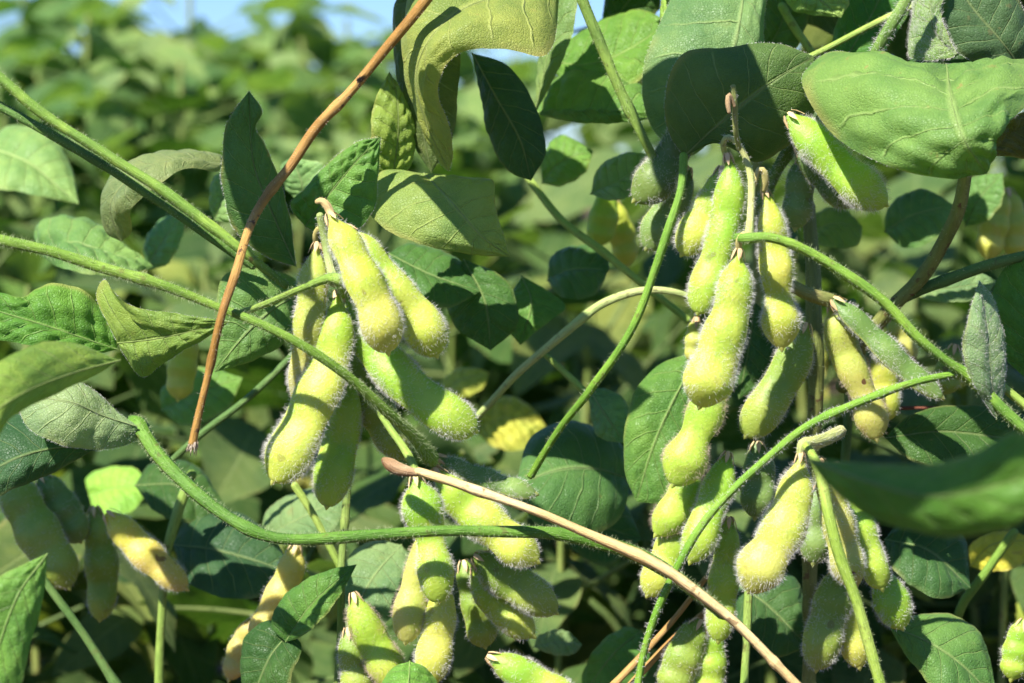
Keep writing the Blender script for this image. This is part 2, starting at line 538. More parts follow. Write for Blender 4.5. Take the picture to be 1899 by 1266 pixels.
def blade(mid, L, R, n=64, m=11, pucker=0.35, cup=0.0, wave=0.5, nv=7.5):
    mid = np.asarray(mid, float)

    def side(pts, sgn):
        out = [tuple(mid[0])]
        for p in pts:
            out.append(tuple(p) if len(p) == 3 else (p[0], p[1], np.nan))
        out.append(tuple(mid[-1]))
        a = np.asarray(out, float)
        seg = np.linalg.norm(np.diff(a[:, :2], axis=0), axis=1); tt = np.concatenate([[0], np.cumsum(seg)]) / seg.sum()
        ml = np.linalg.norm(np.diff(mid[:, :2], axis=0), axis=1); mt = np.concatenate([[0], np.cumsum(ml)]) / ml.sum()
        bad = np.isnan(a[:, 2])
        if bad.any():
            a[bad, 2] = np.interp(tt[bad], mt, mid[:, 2]) + cup * np.sin(np.pi * tt[bad])
        return spline(a, n)
    M, A, B = spline(mid, n), side(L, 1), side(R, -1)
    wv = np.linspace(0, 1, n)
    for X in (A, B):
        ph = rng.uniform(0, 6.28, 3)
        for c_ in (0, 1):
            f1, f2 = rng.uniform(0, 6.28, 2)
            X[:, c_] += np.sin(np.pi * wv) * (0.9 * np.sin(wv * 29 + f1) + 0.4 * np.sin(wv * 83 + f2))
        X[:, 2] += wave * np.sin(np.pi * wv) * (np.sin(wv * 17 + ph[0]) + 0.6 * np.sin(wv * 31 + ph[1]))
    Mw, Aw, Bw = WA(M), WA(A), WA(B)
    v = np.linspace(-1, 1, 2 * m + 1)
    G = np.where((v < 0)[None, :, None], Mw[:, None] + (Aw - Mw)[:, None] * (-v)[None, :, None], Mw[:, None] + (Bw - Mw)[:, None] * v[None, :, None])
    du = np.gradient(G, axis=0); dv = np.gradient(G, axis=1)
    N = nrm(np.cross(du, dv))
    N[0] = N[2]; N[-1] = N[-3]
    flip = np.sign((N * -FW).sum(-1).mean()) or 1.0
    N = N * flip
    av = np.abs(v)[None]; u = wv[:, None]
    ph = u * 7.5 - 1.9 * av + 0.6 * av**2
    amp = pucker * 1.2e-3 * np.minimum(1, np.sin(np.pi * u) * 2.5) * (1 - av**5) * np.minimum(1, av * 5)
    bumps = np.abs(np.sin(np.pi * ph)) - 0.55 + 0.35 * np.sin(av * 13 + u * 19) + 0.25 * np.sin(av * 23 - u * 37)
    wd = np.linalg.norm(Bw - Aw, axis=1)[:, None]
    arch = 0.085 * wd * np.sin(np.pi * av)
    G = G + N * (amp * bumps + arch)[..., None]
    U = np.stack(np.broadcast_arrays(u, (v[None] + 1) / 2), -1).reshape(-1, 2)
    return G, N, (G.reshape(-1, 3), grid_faces(n, 2 * m + 1), U), Mw, N[:, m], v


def leaf(label, mid, L, R, tint, wear=0.3, pucker=0.35, cup=0.0, wave=0.5, rib=3.0, hair=0.0, edge=0, nv=7.5, petiole=None, group='soybean leaves', hlen=0.55, name='soybean_leaf', rtint=None):
    G, N, m, Mw, Nm, v = blade(mid, L, R, pucker=pucker, cup=cup, wave=wave, nv=nv)
    base = Mw[0]
    root = thing(name, label, 'leaf', base, group)
    tint = (tint[0] * 0.95, tint[1] * 1.12, tint[2] * 0.78)
    part('blade', *m, LEAF, root, base, tint=tint, wear=wear)
    if rib:
        k = len(Mw)
        q = np.linspace(1, 0.25, k) * rib * PX * (S + np.asarray(spline(mid, k))[:, 2] * 1e-3) / S * 0.5
        C = G[:, v.size // 2] + Nm * q[:, None] * 0.3
        T, A, B = frames(C, Nm)
        th = np.linspace(0, 2 * math.pi, 9)
        GG = C[:, None] + (A[:, None] * np.cos(th)[None, :, None] + B[:, None] * np.sin(th)[None, :, None]) * q[:, None, None]
        U = np.stack(np.meshgrid(np.linspace(0, 1, k), th / 6.283, indexing='ij'), -1).reshape(-1, 2)
        rt = rtint or tuple(min(0.6, 0.5 * c + b) for c, b in zip(tint, (0.16, 0.20, 0.07)))
        part('midrib', GG.reshape(-1, 3), grid_faces(k, 9), U, STEM, root, base, tint=rt, tint2=rt, wear=0.1)
    if hair or edge:
        ps, ns, ts = [], [], []
        if hair:
            P, Nn, Tt = scatter(G, N, np.gradient(G, axis=0), int(hair))
            ps.append(P); ns.append(Nn); ts.append(Tt)
        if edge:
            for col in (0, -1):
                out = nrm(G[:, col] - G[:, 2 if col == 0 else -3])
                i = rng.uniform(0, len(G) - 1.01, int(edge)); a = i.astype(int); f = (i - a)[:, None]
                ps.append(G[a, col] * (1 - f) + G[a + 1, col] * f); ns.append(nrm(out[a] + 0.3 * Nm[a])); ts.append(nrm(G[a + 1, col] - G[a, col]))
        V, F = fuzz(np.concatenate(ps), np.concatenate(ns), np.concatenate(ts), hlen * 1e-3, 0.022e-3, 0.5, 0.4)
        f = obj('fuzz', mesh_from('fuzz', V - base, F, None, False), HAIR_W, root)
        f['kind'] = 'stuff'
    if petiole:
        _, _, _, m2, _, _ = tube(petiole, sides=10)
        part('leaf_stalk', *m2, STEM, root, base, tint=GREEN[0], tint2=GREEN[1], wear=0.2)
    return root

# ================================================================== THE STEMS
stem('long hairy green petiole slanting across the left pod cluster', [(-40, 434, -22, 12), (120, 475, -21, 11), (300, 530, -19, 10), (415, 573, -17, 9), (480, 600, -19, 9), (560, 640, -19, 9), (640, 695, -16, 9.5), (720, 765, -9, 11), (770, 815, 0, 13), (800, 848, 6, 17), (803, 856, 7, 12)], ((0.13, 0.24, 0.025), (0.21, 0.34, 0.045)), 2.6, 1.0)
stem('bare brown dried stalk arching down the left side, frayed at its lower end', [(812, -40, 0, 13), (790, 0, 0, 12), (700, 110, 2, 10.5), (640, 180, 3, 9.5), (590, 235, 3, 10.5), (540, 305, 2, 10), (500, 355, -2, 10.5), (465, 420, -9, 9.5), (435, 510, -18, 9), (413, 580, -22, 8.5), (390, 680, -20, 8), (370, 760, -19, 8), (357, 822, -18, 9)], ((0.26, 0.135, 0.028), (0.42, 0.245, 0.065)), 0.5, 0.7, HAIR_T, 1.0, 'dry_stalk', 'dry stalk', 'dry brown stalks', frayed=True)
stem('upper of two green stems lying together at upper left, lime where sunlit', [(-40, 118, 8, 12), (0, 146, 8, 11), (60, 195, 8, 11), (120, 238, 8, 11), (200, 288, 8, 11), (300, 352, 8, 11), (400, 425, 8, 11), (450, 467, 8, 10), (530, 528, 12, 9)], ((0.13, 0.24, 0.035), (0.27, 0.40, 0.06)), 1.2, 0.8, wear=0.8)
stem('lower darker green stem running beside its lime twin at upper left', [(-40, 170, 14, 9), (0, 197, 14, 9), (100, 252, 13, 9), (200, 312, 13, 9), (300, 377, 14, 9), (380, 435, 15, 8), (470, 492, 18, 8)], ((0.08, 0.17, 0.03), (0.13, 0.25, 0.04)), 1.2, 0.8, wear=0.8)
stem('short stalk joining the slanting petiole to the head of the left pods', [(440, 582, -17, 7), (500, 560, -12, 7), (560, 535, -6, 7.5), (610, 515, -5, 10), (632, 520, -6, 12), (640, 545, 0, 9)], ((0.17, 0.29, 0.035), (0.25, 0.36, 0.07)), 2.6, 0.9)
stem('thick green stem sweeping in a curve below the left pods', [(243, 776, 9, 10), (252, 786, 6, 20), (266, 806, 4, 16), (290, 840, 2, 15), (340, 890, -2, 14), (400, 945, -6, 13), (460, 980, -9, 12.5), (520, 997, -10, 12), (600, 1000, -11, 12), (700, 990, -11, 11.5), (800, 986, -11, 11), (900, 984, -11, 12), (1000, 988, -11, 13), (1080, 997, -10, 14), (1150, 1016, -9, 15), (1215, 1047, -7, 15), (1270, 1080, -3, 14), (1340, 1140, 8, 13)], ((0.065, 0.16, 0.014), (0.11, 0.23, 0.022)), 1.6, 0.9)
stem('pale tan straw stalk slanting to the lower right over the curved green stem', [(775, 874, -13, 7.9), (800, 882, -14, 8.8), (860, 900, -16, 8.8), (960, 936, -18, 8.8), (1060, 975, -19, 9.2), (1160, 1020, -20, 10.6), (1250, 1065, -21, 10.6), (1330, 1126, -21, 10.1), (1400, 1190, -21, 9.7), (1490, 1282, -21, 9.7)], TAN, 0.12, 0.6, HAIR_T, 0.7, 'dry_stalk', 'dry stalk', 'dry brown stalks', 0.12)
stem('little brown curled cap at the upper end of the tan straw stalk', [(712, 853, -9, 6), (722, 860, -10, 11), (738, 868, -11, 12), (758, 873, -12, 10), (776, 876, -13, 7)], ((0.20, 0.11, 0.05), (0.46, 0.33, 0.18)), 0.8, 0.7, HAIR_T, 1.0, 'dry_husk', 'dry stalk', 'dry brown stalks', 0.16)
stem('dark green stem entering from the top edge, left of the right pods', [(1068, -40, 22, 13), (1080, 0, 22, 12), (1105, 60, 22, 12), (1135, 130, 22, 11), (1165, 198, 22, 10), (1192, 255, 22, 9), (1218, 305, 24, 9)], ((0.11, 0.19, 0.035), (0.18, 0.28, 0.05)), 0.9, 0.9)
stem('slender green stalk curving down from the shaded leaf past the right pods', [(1268, 288, 8, 9), (1262, 350, 5, 8), (1240, 420, 3, 8.5), (1215, 500, 3, 8.5), (1180, 590, 3, 8.5), (1140, 660, 4, 8.5), (1090, 730, 8, 8), (1040, 790, 14, 7), (985, 882, 22, 7)], ((0.10, 0.22, 0.02), (0.16, 0.30, 0.03)), 0.8, 0.8)
stem('long petiole sweeping from the front pod of the right cluster to the lower right', [(1366, 440, -10, 11), (1385, 440, -13, 12), (1430, 440, -15, 10), (1490, 462, -15, 10), (1560, 502, -15, 11), (1640, 560, -15, 11), (1700, 622, -15, 11), (1760, 672, -14, 10), (1800, 702, -13, 13), (1850, 748, -13, 13), (1940, 830, -13, 12)], ((0.11, 0.23, 0.03), (0.20, 0.34, 0.04)), 1.6, 0.9)
stem('thin hairy green stalk curving from the right petiole down to the bottom edge', [(1790, 688, -12, 7), (1700, 708, -14, 8), (1600, 742, -15, 8), (1500, 790, -15, 8.5), (1420, 850, -15, 8.5), (1350, 918, -15, 8), (1290, 990, -15, 8), (1250, 1062, -14, 8), (1220, 1130, -13, 8), (1195, 1205, -12, 8), (1178, 1290, -12, 8)], ((0.12, 0.26, 0.022), (0.18, 0.33, 0.035)), 1.6, 0.85, HAIR_W)
stem('pale green stalk running down in front of the lower right pods', [(1490, 822, -6, 9), (1503, 838, -12, 9), (1522, 882, -16, 10), (1540, 960, -18, 11), (1560, 1040, -18, 11), (1590, 1120, -18, 11), (1615, 1200, -18, 11.5), (1640, 1300, -18, 12)], ((0.24, 0.36, 0.05), (0.32, 0.42, 0.08)), 1.2, 0.8)
stem('stout olive stem with brown scars below the curled right leaf', [(1792, 300, 10, 14), (1776, 395, 14, 14), (1745, 460, 20, 14), (1700, 522, 26, 13), (1655, 570, 30, 14), (1600, 640, 38, 14), (1560, 720, 44, 13)], OLIVE, 0.3, 0.7, wear=1.0)
stem('dark green stem meeting the stout olive stem from the right edge', [(1950, 462, 20, 11), (1880, 480, 22, 11), (1800, 502, 24, 11), (1720, 532, 28, 11), (1655, 565, 32, 10)], DARK, 0.4, 0.7)
stem('pale yellowish stalk bowing left behind the slender green stalk', [(860, 800, 62, 7), (945, 708, 50, 8), (1000, 657, 44, 8), (1060, 607, 40, 8.5), (1120, 562, 38, 8.5), (1190, 539, 36, 8), (1260, 545, 36, 7), (1330, 580, 40, 7)], ((0.33, 0.42, 0.13), (0.40, 0.46, 0.17)), 0.3, 0.6)
stem('blurred lime stalk slanting between the two pod clusters', [(950, 290, 92, 8), (1030, 395, 80, 8), (1120, 470, 70, 8), (1200, 532, 66, 8), (1275, 595, 64, 8)], LIME)
stem('pale blurred stalk slanting up from the small pale leaf', [(1010, 655, 70, 6), (1080, 722, 62, 7), (1150, 792, 56, 7)], LIME)
stem('upright olive main stem behind the right pods', [(1500, 380, 40, 15), (1506, 500, 36, 16), (1512, 640, 34, 17), (1510, 780, 36, 16), (1505, 950, 42, 15), (1500, 1290, 50, 15)], OLIVE, 0.3, 0.7, wear=0.8)
stem('upright dark stem standing under the left pods', [(648, 830, 34, 8), (640, 960, 32, 8), (634, 1060, 30, 8), (632, 1180, 28, 9), (628, 1300, 28, 9)], ((0.12, 0.20, 0.04), (0.20, 0.28, 0.06)), 0.4, 0.6)
stem('pale stalk slanting behind the curved green stem below the left pods', [(545, 900, 52, 7), (590, 970, 52, 7), (640, 1070, 52, 7)], LIME)
stem('brown twig slanting down at bottom centre, left of its pair', [(1310, 1070, 30, 6), (1240, 1160, 28, 6), (1120, 1290, 26, 7)], BROWN, name='dry_stalk', cat='dry stalk', group='dry brown stalks')
stem('brown twig slanting down at bottom centre, right of its pair', [(1340, 1110, 34, 6), (1260, 1175, 32, 7), (1150, 1290, 30, 7)], BROWN, name='dry_stalk', cat='dry stalk', group='dry brown stalks')
stem('silvery haired green stem leaning in at the top right corner', [(1700, -40, 6, 12), (1680, 0, 6, 12), (1640, 70, 8, 12), (1605, 130, 12, 11), (1520, 225, 20, 11), (1450, 300, 26, 12), (1410, 380, 30, 12)], ((0.11, 0.20, 0.04), (0.18, 0.28, 0.06)), 2.0, 1.2, HAIR_W)
stem('lime stalk crossing behind the silvery stem at the top right', [(1760, -30, 26, 7), (1700, 5, 26, 7), (1600, 55, 28, 6.5), (1500, 105, 30, 6)], LIME, 0.5, 0.6)
stem('short pale stalk standing under the pale leaf at the top right', [(1450, 10, 60, 9), (1480, 60, 60, 9), (1520, 120, 60, 8)], LIME)
stem('thin reddish brown stalk lying level at the right behind the pods', [(1600, 770, 52, 4), (1660, 757, 50, 4), (1760, 757, 48, 4), (1850, 760, 46, 4)], ((0.20, 0.07, 0.04), (0.28, 0.10, 0.06)), name='dry_stalk', cat='dry stalk', group='dry brown stalks')
stem('upright flower stalk with a withered tip above the right pods', [(1360, 160, -14, 5), (1363, 190, -13, 5.5), (1364, 240, -10, 6), (1370, 275, -6, 6)], ((0.24, 0.28, 0.08), (0.32, 0.34, 0.12)), 0.8, 0.7, HAIR_W, 0.8)
stem('tiny withered hook hanging beside the flower stalk above the right pods', [(1362, 196, -14, 4), (1352, 175, -15, 5), (1350, 190, -15, 6), (1352, 208, -15, 4)], ((0.36, 0.24, 0.12), (0.44, 0.32, 0.18)), wear=0.9)
stem('curved pale stalk bearing the front pods of the right cluster', [(1347, 290, 2, 6), (1341, 268, 0, 6), (1348, 254, -2, 6.5), (1366, 264, -3, 7), (1385, 300, -3, 7), (1394, 340, -4, 7.5), (1392, 400, -7, 7.5), (1388, 436, -10, 10)], ((0.34, 0.42, 0.11), (0.44, 0.46, 0.17)), 1.4, 0.8, HAIR_W)
stem('yellow hooked stalk holding the right pod of the right cluster', [(1396, 345, -3, 6), (1406, 314, -3, 6), (1416, 316, -3, 7), (1420, 336, -2, 8), (1417, 352, -1, 6)], ((0.42, 0.40, 0.12), (0.52, 0.44, 0.18)), 0.8, 0.7, HAIR_W)
stem('knobbly withered stub on top of the left pods', [(588, 374, -4, 5), (596, 372, -4, 7), (606, 380, -4, 8), (612, 392, -4, 8), (618, 404, -5, 7)], ((0.50, 0.38, 0.16), (0.46, 0.34, 0.18)), 0.8, 0.6, HAIR_T, 0.9)
stem('silver haired green stalk running down the left of the uppermost pod', [(594, 398, 1, 8), (602, 440, 2, 9), (610, 490, 1, 9), (620, 525, -3, 10)], ((0.26, 0.34, 0.10), (0.36, 0.40, 0.16)), 2.2, 0.8, HAIR_W)
stem('small yellow hook above the brown tipped pod on the left', [(600, 428, 3, 5), (590, 424, 3, 5), (584, 436, 4, 5.5), (586, 460, 6, 6)], ((0.46, 0.40, 0.12), (0.50, 0.44, 0.18)), 0.6, 0.6)
stem('knotted pale stalk holding the lower right pods', [(1560, 800, 6, 12), (1530, 812, 0, 14), (1505, 820, -5, 14), (1488, 822, -7, 10), (1484, 845, -7, 8)], ((0.36, 0.40, 0.14), (0.42, 0.42, 0.2)), 1.2, 0.7, HAIR_W)
stem('short lime stalk below the slanting petiole under the left pods', [(690, 745, 10, 6), (720, 790, 7, 7), (755, 840, 3, 8), (768, 866, 0, 8), (772, 885, -1, 6)], LIME, 0.8, 0.6)
stem('dark stalk joining the pods at the middle of the right side', [(1470, 530, 14, 12), (1500, 545, 14, 13), (1540, 555, 16, 14), (1556, 560, 18, 11)], ((0.20, 0.22, 0.06), (0.40, 0.28, 0.14)), 0.8, 0.7)
stem('pale green stalk leaving the right edge low down', [(1840, 700, -6, 9), (1880, 735, -6, 9), (1950, 790, -6, 9)], LIME, 0.6, 0.6)
stem('dark narrow stalk behind the brown stalk at left centre', [(560, 640, 60, 7), (470, 730, 60, 7), (380, 800, 62, 7), (300, 870, 66, 7)], DARK)
stem('green stalk rising behind the curved stem at lower left', [(355, 880, 70, 10), (330, 950, 70, 11), (305, 1060, 70, 9), (295, 1290, 72, 9)], ((0.18, 0.28, 0.05), (0.24, 0.34, 0.07)))
stem('dark stalk slanting through the shaded pods at lower left', [(70, 1060, 60, 8), (150, 1170, 60, 9), (230, 1290, 60, 10)], DARK)
stem('upright green stalk at the bottom right below the blurred leaf', [(1390, 1080, 14, 9), (1385, 1160, 14, 9), (1380, 1290, 14, 9)], ((0.18, 0.30, 0.05), (0.26, 0.36, 0.08)))
stem('green stalk curving up from the bottom at far right', [(1880, 985, 70, 8), (1830, 1060, 72, 9), (1785, 1120, 74, 9), (1760, 1200, 78, 9)], GREEN)
stem('dark upright stem at the right edge near the top', [(1872, -40, 30, 8), (1874, 40, 30, 8), (1880, 110, 30, 10), (1890, 180, 30, 10)], DARK)
stem('dark stem in the gap behind the right petiole', [(1580, 560, 46, 8), (1575, 700, 48, 9), (1568, 860, 52, 9), (1560, 1000, 60, 9)], DARK)

# ================================================================== THE PODS
YL = ((0.40, 0.48, 0.06), (0.52, 0.53, 0.10))
YG = ((0.31, 0.46, 0.048), (0.46, 0.53, 0.085))
GR = ((0.25, 0.44, 0.04), (0.37, 0.51, 0.065))
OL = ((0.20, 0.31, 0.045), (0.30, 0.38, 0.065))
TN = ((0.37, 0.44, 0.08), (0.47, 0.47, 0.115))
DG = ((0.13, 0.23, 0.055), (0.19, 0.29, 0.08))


def P(label, g, pts, c, beans=3, **k):
    return pod(label, g, pts, beans, c1=c[0], c2=c[1], **k)


G1 = 'pods of the left cluster'
P('uppermost front pod of the left cluster with a silver fringe', G1, [(611, 398, -7, 12), (642, 450, -10, 32), (675, 520, -13, 37), (702, 580, -14, 41), (720, 654, -13, 39)], YL, wear=0.4, hlen=1.9, roll=20)
P('plump pod behind the uppermost one, its tip pointing right', G1, [(640, 422, 3, 14), (680, 472, 1, 31), (730, 539, 0, 36), (777, 594, 0, 40), (810, 660, 1, 38)], YG, wear=0.3, roll=-15)
P('big smooth pod of the left cluster pointing lower right, half shaded', G1, [(646, 535, 8, 18), (666, 605, 6, 34), (712, 668, 4, 39), (765, 722, 2, 40), (825, 765, 2, 40), (884, 800, 3, 36)], GR, beans=3, wear=0.15, roll=10)
P('large long pod hanging lower left, a shadow stripe along it', G1, [(626, 540, 2, 10), (622, 605, 1, 34), (606, 685, 0, 43), (581, 745, -1, 44), (556, 800, -2, 45), (527, 858, -2, 45), (506, 894, -2, 36)], YG, wear=0.35, hlen=2.0, roll=-12)
P('narrow brown topped pod at the left side of the left cluster', G1, [(588, 452, 3, 9), (582, 510, 1, 26), (577, 566, 0, 30), (570, 632, 1, 30), (564, 700, 3, 29), (560, 760, 6, 20)], TN, wear=0.8)
P('shaded pod hanging below the left cluster with a sunlit tip', G1, [(645, 700, 14, 20), (636, 790, 14, 34), (620, 868, 13, 36), (606, 940, 13, 28)], GR, wear=0.2, beans=2)
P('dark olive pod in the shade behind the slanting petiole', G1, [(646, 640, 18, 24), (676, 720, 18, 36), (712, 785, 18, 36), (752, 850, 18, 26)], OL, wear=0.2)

G2 = 'pods below the tan straw stalk'
P('pod under the straw stalk crossed by the curved green stem', G2, [(770, 880, 0, 10), (782, 935, 0, 38), (798, 1000, 0, 28), (808, 1060, -1, 33), (812, 1118, -1, 28)], GR, beans=2, wear=0.2)
P('orange tinged pod left of the crossed pod at bottom centre', G2, [(790, 985, 10, 16), (774, 1060, 9, 24), (760, 1130, 8, 30), (752, 1192, 8, 24)], TN, beans=2, wear=0.8, hm=HAIR_T)
P('pod below the crossed pod with a dark shadow band', G2, [(824, 1080, 8, 16), (815, 1150, 8, 31), (804, 1215, 8, 33), (794, 1270, 8, 28)], YL, beans=2, wear=0.3)
P('pod slanting right beneath the straw stalk, tip sunlit', G2, [(806, 868, 8, 12), (850, 925, 8, 34), (910, 975, 7, 38), (960, 1015, 6, 36), (998, 1042, 6, 28)], YG, beans=3, wear=0.3)
P('grey green pod lying level above the straw stalk', G2, [(808, 846, 10, 10), (860, 872, 12, 22), (920, 895, 13, 26), (994, 916, 14, 20)], DG, beans=3, wear=0.1, roll=40)
P('dull olive pod pointing right below the curved green stem', G2, [(880, 1030, 18, 20), (930, 1065, 18, 38), (980, 1098, 17, 36), (1032, 1136, 17, 24)], OL, beans=2, wear=0.3)
P('pod pointing down right with a small lit tip, bottom centre', G2, [(880, 1050, 22, 18), (915, 1110, 22, 32), (955, 1150, 22, 30), (990, 1180, 22, 20)], YG, beans=2, wear=0.4)
P('lime pod with a withered top beside the bottom upright stem', G2, [(655, 1100, 16, 12), (672, 1150, 16, 28), (700, 1205, 16, 34), (742, 1280, 16, 30)], YG, beans=2, wear=0.5, hm=HAIR_T)
P('pod hanging straight down at the bottom beside the dark stem', G2, [(645, 1165, 20, 14), (655, 1215, 20, 28), (668, 1300, 20, 30)], OL, beans=2, wear=0.4)
P('lime pod at the bottom edge with a papery brown top', G2, [(905, 1216, 10, 14), (950, 1240, 10, 28), (1010, 1275, 10, 34), (1080, 1320, 10, 30)], GR, beans=2, wear=0.5)

G3 = 'pods of the upper right cluster'
P('large front pod of the right cluster, smooth with two brown specks', G3, [(1371, 462, -10, 8), (1368, 482, -10, 15), (1366, 515, -11, 29), (1361, 551, -12, 37), (1354, 587, -12, 37), (1342, 622, -12, 41), (1328, 670, -13, 45), (1310, 717, -13, 47), (1297, 755, -12, 38)], YG, beans=3, wear=0.45, hair=1.7, hlen=1.9, roll=8, stalk=[(1392, 438, -12, 9), (1378, 436, -12, 8), (1371, 446, -11, 8)])
P('bright green pod directly behind the large front pod', G3, [(1349, 286, 0, 7), (1354, 320, 0, 17), (1351, 375, 0, 31), (1341, 422, 0, 28), (1331, 466, 0, 30), (1312, 520, 0, 32), (1294, 582, 0, 27)], GR, beans=3, wear=0.35, hlen=1.8, roll=-10)
P('small pod with a white haired tip left of the bright green pod', G3, [(1338, 310, 9, 12), (1322, 370, 9, 28), (1296, 420, 8, 34), (1264, 472, 8, 28)], YG, beans=2, wear=0.3, hair=1.9, hlen=2.0)
P('yellow pod on the right of the cluster with a red speck', G3, [(1416, 348, 0, 8), (1426, 379, 0, 14), (1432, 422, -1, 28), (1437, 470, -1, 32), (1441, 508, -2, 32), (1444, 551, -2, 27), (1448, 592, -2, 37), (1450, 646, -2, 28)], YL, beans=3, wear=0.5, hair=2.0, hlen=2.0, roll=10)
P('shaded pod with one sun patch beside the dark top stem', G3, [(1296, 205, 26, 14), (1264, 256, 25, 29), (1238, 300, 24, 35), (1212, 338, 23, 37), (1176, 372, 23, 30)], ((0.10, 0.17, 0.04), (0.15, 0.22, 0.05)), beans=2, wear=0.1)  # the shade on this pod is put into its dark tints
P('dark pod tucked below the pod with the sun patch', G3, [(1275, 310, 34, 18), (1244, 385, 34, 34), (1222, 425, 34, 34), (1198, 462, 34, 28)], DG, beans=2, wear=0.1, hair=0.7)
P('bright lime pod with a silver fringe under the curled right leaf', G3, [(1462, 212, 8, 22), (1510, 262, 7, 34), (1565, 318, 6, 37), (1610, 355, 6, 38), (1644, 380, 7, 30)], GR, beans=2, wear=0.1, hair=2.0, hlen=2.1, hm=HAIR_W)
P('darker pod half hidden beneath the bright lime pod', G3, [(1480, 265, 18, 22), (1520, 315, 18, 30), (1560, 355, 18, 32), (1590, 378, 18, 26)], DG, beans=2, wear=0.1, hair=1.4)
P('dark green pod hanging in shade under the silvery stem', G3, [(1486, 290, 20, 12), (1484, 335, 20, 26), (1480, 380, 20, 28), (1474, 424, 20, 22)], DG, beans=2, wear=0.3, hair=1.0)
P('lime pod poking out below the large front pod', G3, [(1330, 700, 6, 20), (1309, 764, 5, 35), (1288, 811, 4, 32), (1270, 855, 4, 41), (1248, 900, 4, 32)], GR, beans=2, wear=0.15, hair=1.6, hm=HAIR_T)
P('half shaded pod below the lime pod, left of its neighbour', G3, [(1290, 865, 16, 16), (1268, 915, 15, 30), (1248, 950, 14, 32), (1216, 992, 14, 22)], GR, beans=2, wear=0.2, hm=HAIR_T)
P('long shaded pod with a sunlit round end by the thin hairy stalk', G3, [(1350, 840, 12, 14), (1335, 895, 11, 29), (1312, 955, 8, 30), (1297, 1000, 7, 32), (1280, 1042, 7, 24)], GR, beans=2, wear=0.2)
P('pod seen between the straw stalk and the half shaded pod', G3, [(1282, 968, 18, 20), (1248, 1015, 17, 34), (1225, 1060, 16, 32), (1200, 1105, 16, 26)], YG, beans=2, wear=0.3)
P('hanging pod behind the straw stalk at bottom right centre', G3, [(1352, 960, 18, 16), (1345, 1050, 18, 27), (1338, 1120, 18, 28), (1332, 1190, 18, 22)], GR, beans=3, wear=0.3)
P('dark olive pod slanting left with a lit tip', G3, [(1494, 600, 14, 20), (1470, 670, 14, 34), (1430, 740, 13, 36), (1382, 810, 13, 32)], OL, beans=2, wear=0.1, hair=1.2)
P('brown topped yellow pod with dark spots near its tip', G3, [(1545, 560, 18, 14), (1556, 610, 18, 28), (1570, 660, 18, 32), (1596, 718, 18, 26), (1614, 765, 18, 31), (1626, 815, 18, 26)], TN, beans=3, wear=0.9, hair=1.2, hm=HAIR_T)
P('long dark green pod with a silver edge crossing under the petiole', G3, [(1545, 555, 14, 18), (1600, 605, 13, 25), (1660, 665, 12, 28), (1700, 700, 12, 25), (1748, 738, 12, 14)], DG, beans=3, wear=0.0, hair=1.3, roll=25)
P('yellow pod peeping out behind the spotted brown topped pod', G3, [(1632, 640, 40, 14), (1640, 690, 40, 26), (1645, 780, 40, 24)], YL, beans=2, wear=0.5, hair=0.7)

G4 = 'pods of the lower right cluster'
P('fat yellow pod hanging left in the lower right cluster', G4, [(1486, 838, -7, 10), (1484, 860, -7, 14), (1478, 894, -7, 28), (1470, 932, -8, 38), (1457, 970, -8, 41), (1438, 1007, -9, 42), (1413, 1047, -9, 44), (1388, 1098, -8, 38)], ((0.42, 0.49, 0.08), (0.50, 0.51, 0.115)), beans=3, wear=0.3, hair=1.8, hlen=2.0, roll=-8)
P('spotted yellow pod behind the pale stalk, lower right', G4, [(1518, 850, -3, 12), (1540, 910, -3, 28), (1554, 970, -3, 32), (1571, 1040, -3, 34), (1588, 1088, -2, 27)], TN, beans=3, wear=0.9, hair=1.7, roll=15)
P('green pod on the right of the spotted yellow pod', G4, [(1548, 860, 8, 14), (1582, 930, 7, 26), (1608, 1010, 5, 27), (1636, 1092, 5, 24)], GR, beans=3, wear=0.2, hair=1.7)
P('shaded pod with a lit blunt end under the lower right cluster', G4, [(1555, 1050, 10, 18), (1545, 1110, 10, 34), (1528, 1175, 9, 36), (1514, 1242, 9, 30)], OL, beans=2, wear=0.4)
P('lit pod half covered by the pale stalk at the bottom right', G4, [(1560, 1090, 14, 16), (1578, 1160, 13, 28), (1594, 1238, 13, 24)], YL, beans=2, wear=0.3)
P('blunt pod end with one sun patch beside the bottom right leaf', G4, [(1632, 1060, 14, 20), (1652, 1110, 13, 34), (1674, 1166, 13, 28)], GR, beans=1, wear=0.3)
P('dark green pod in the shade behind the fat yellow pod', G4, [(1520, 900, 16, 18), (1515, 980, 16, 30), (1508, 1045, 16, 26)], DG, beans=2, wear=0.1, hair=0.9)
P('dim green pod behind the thin hairy stalk, right of the round end', G4, [(1405, 820, 22, 18), (1408, 890, 22, 32), (1400, 960, 22, 28)], DG, beans=2, wear=0.1, hair=0.6)

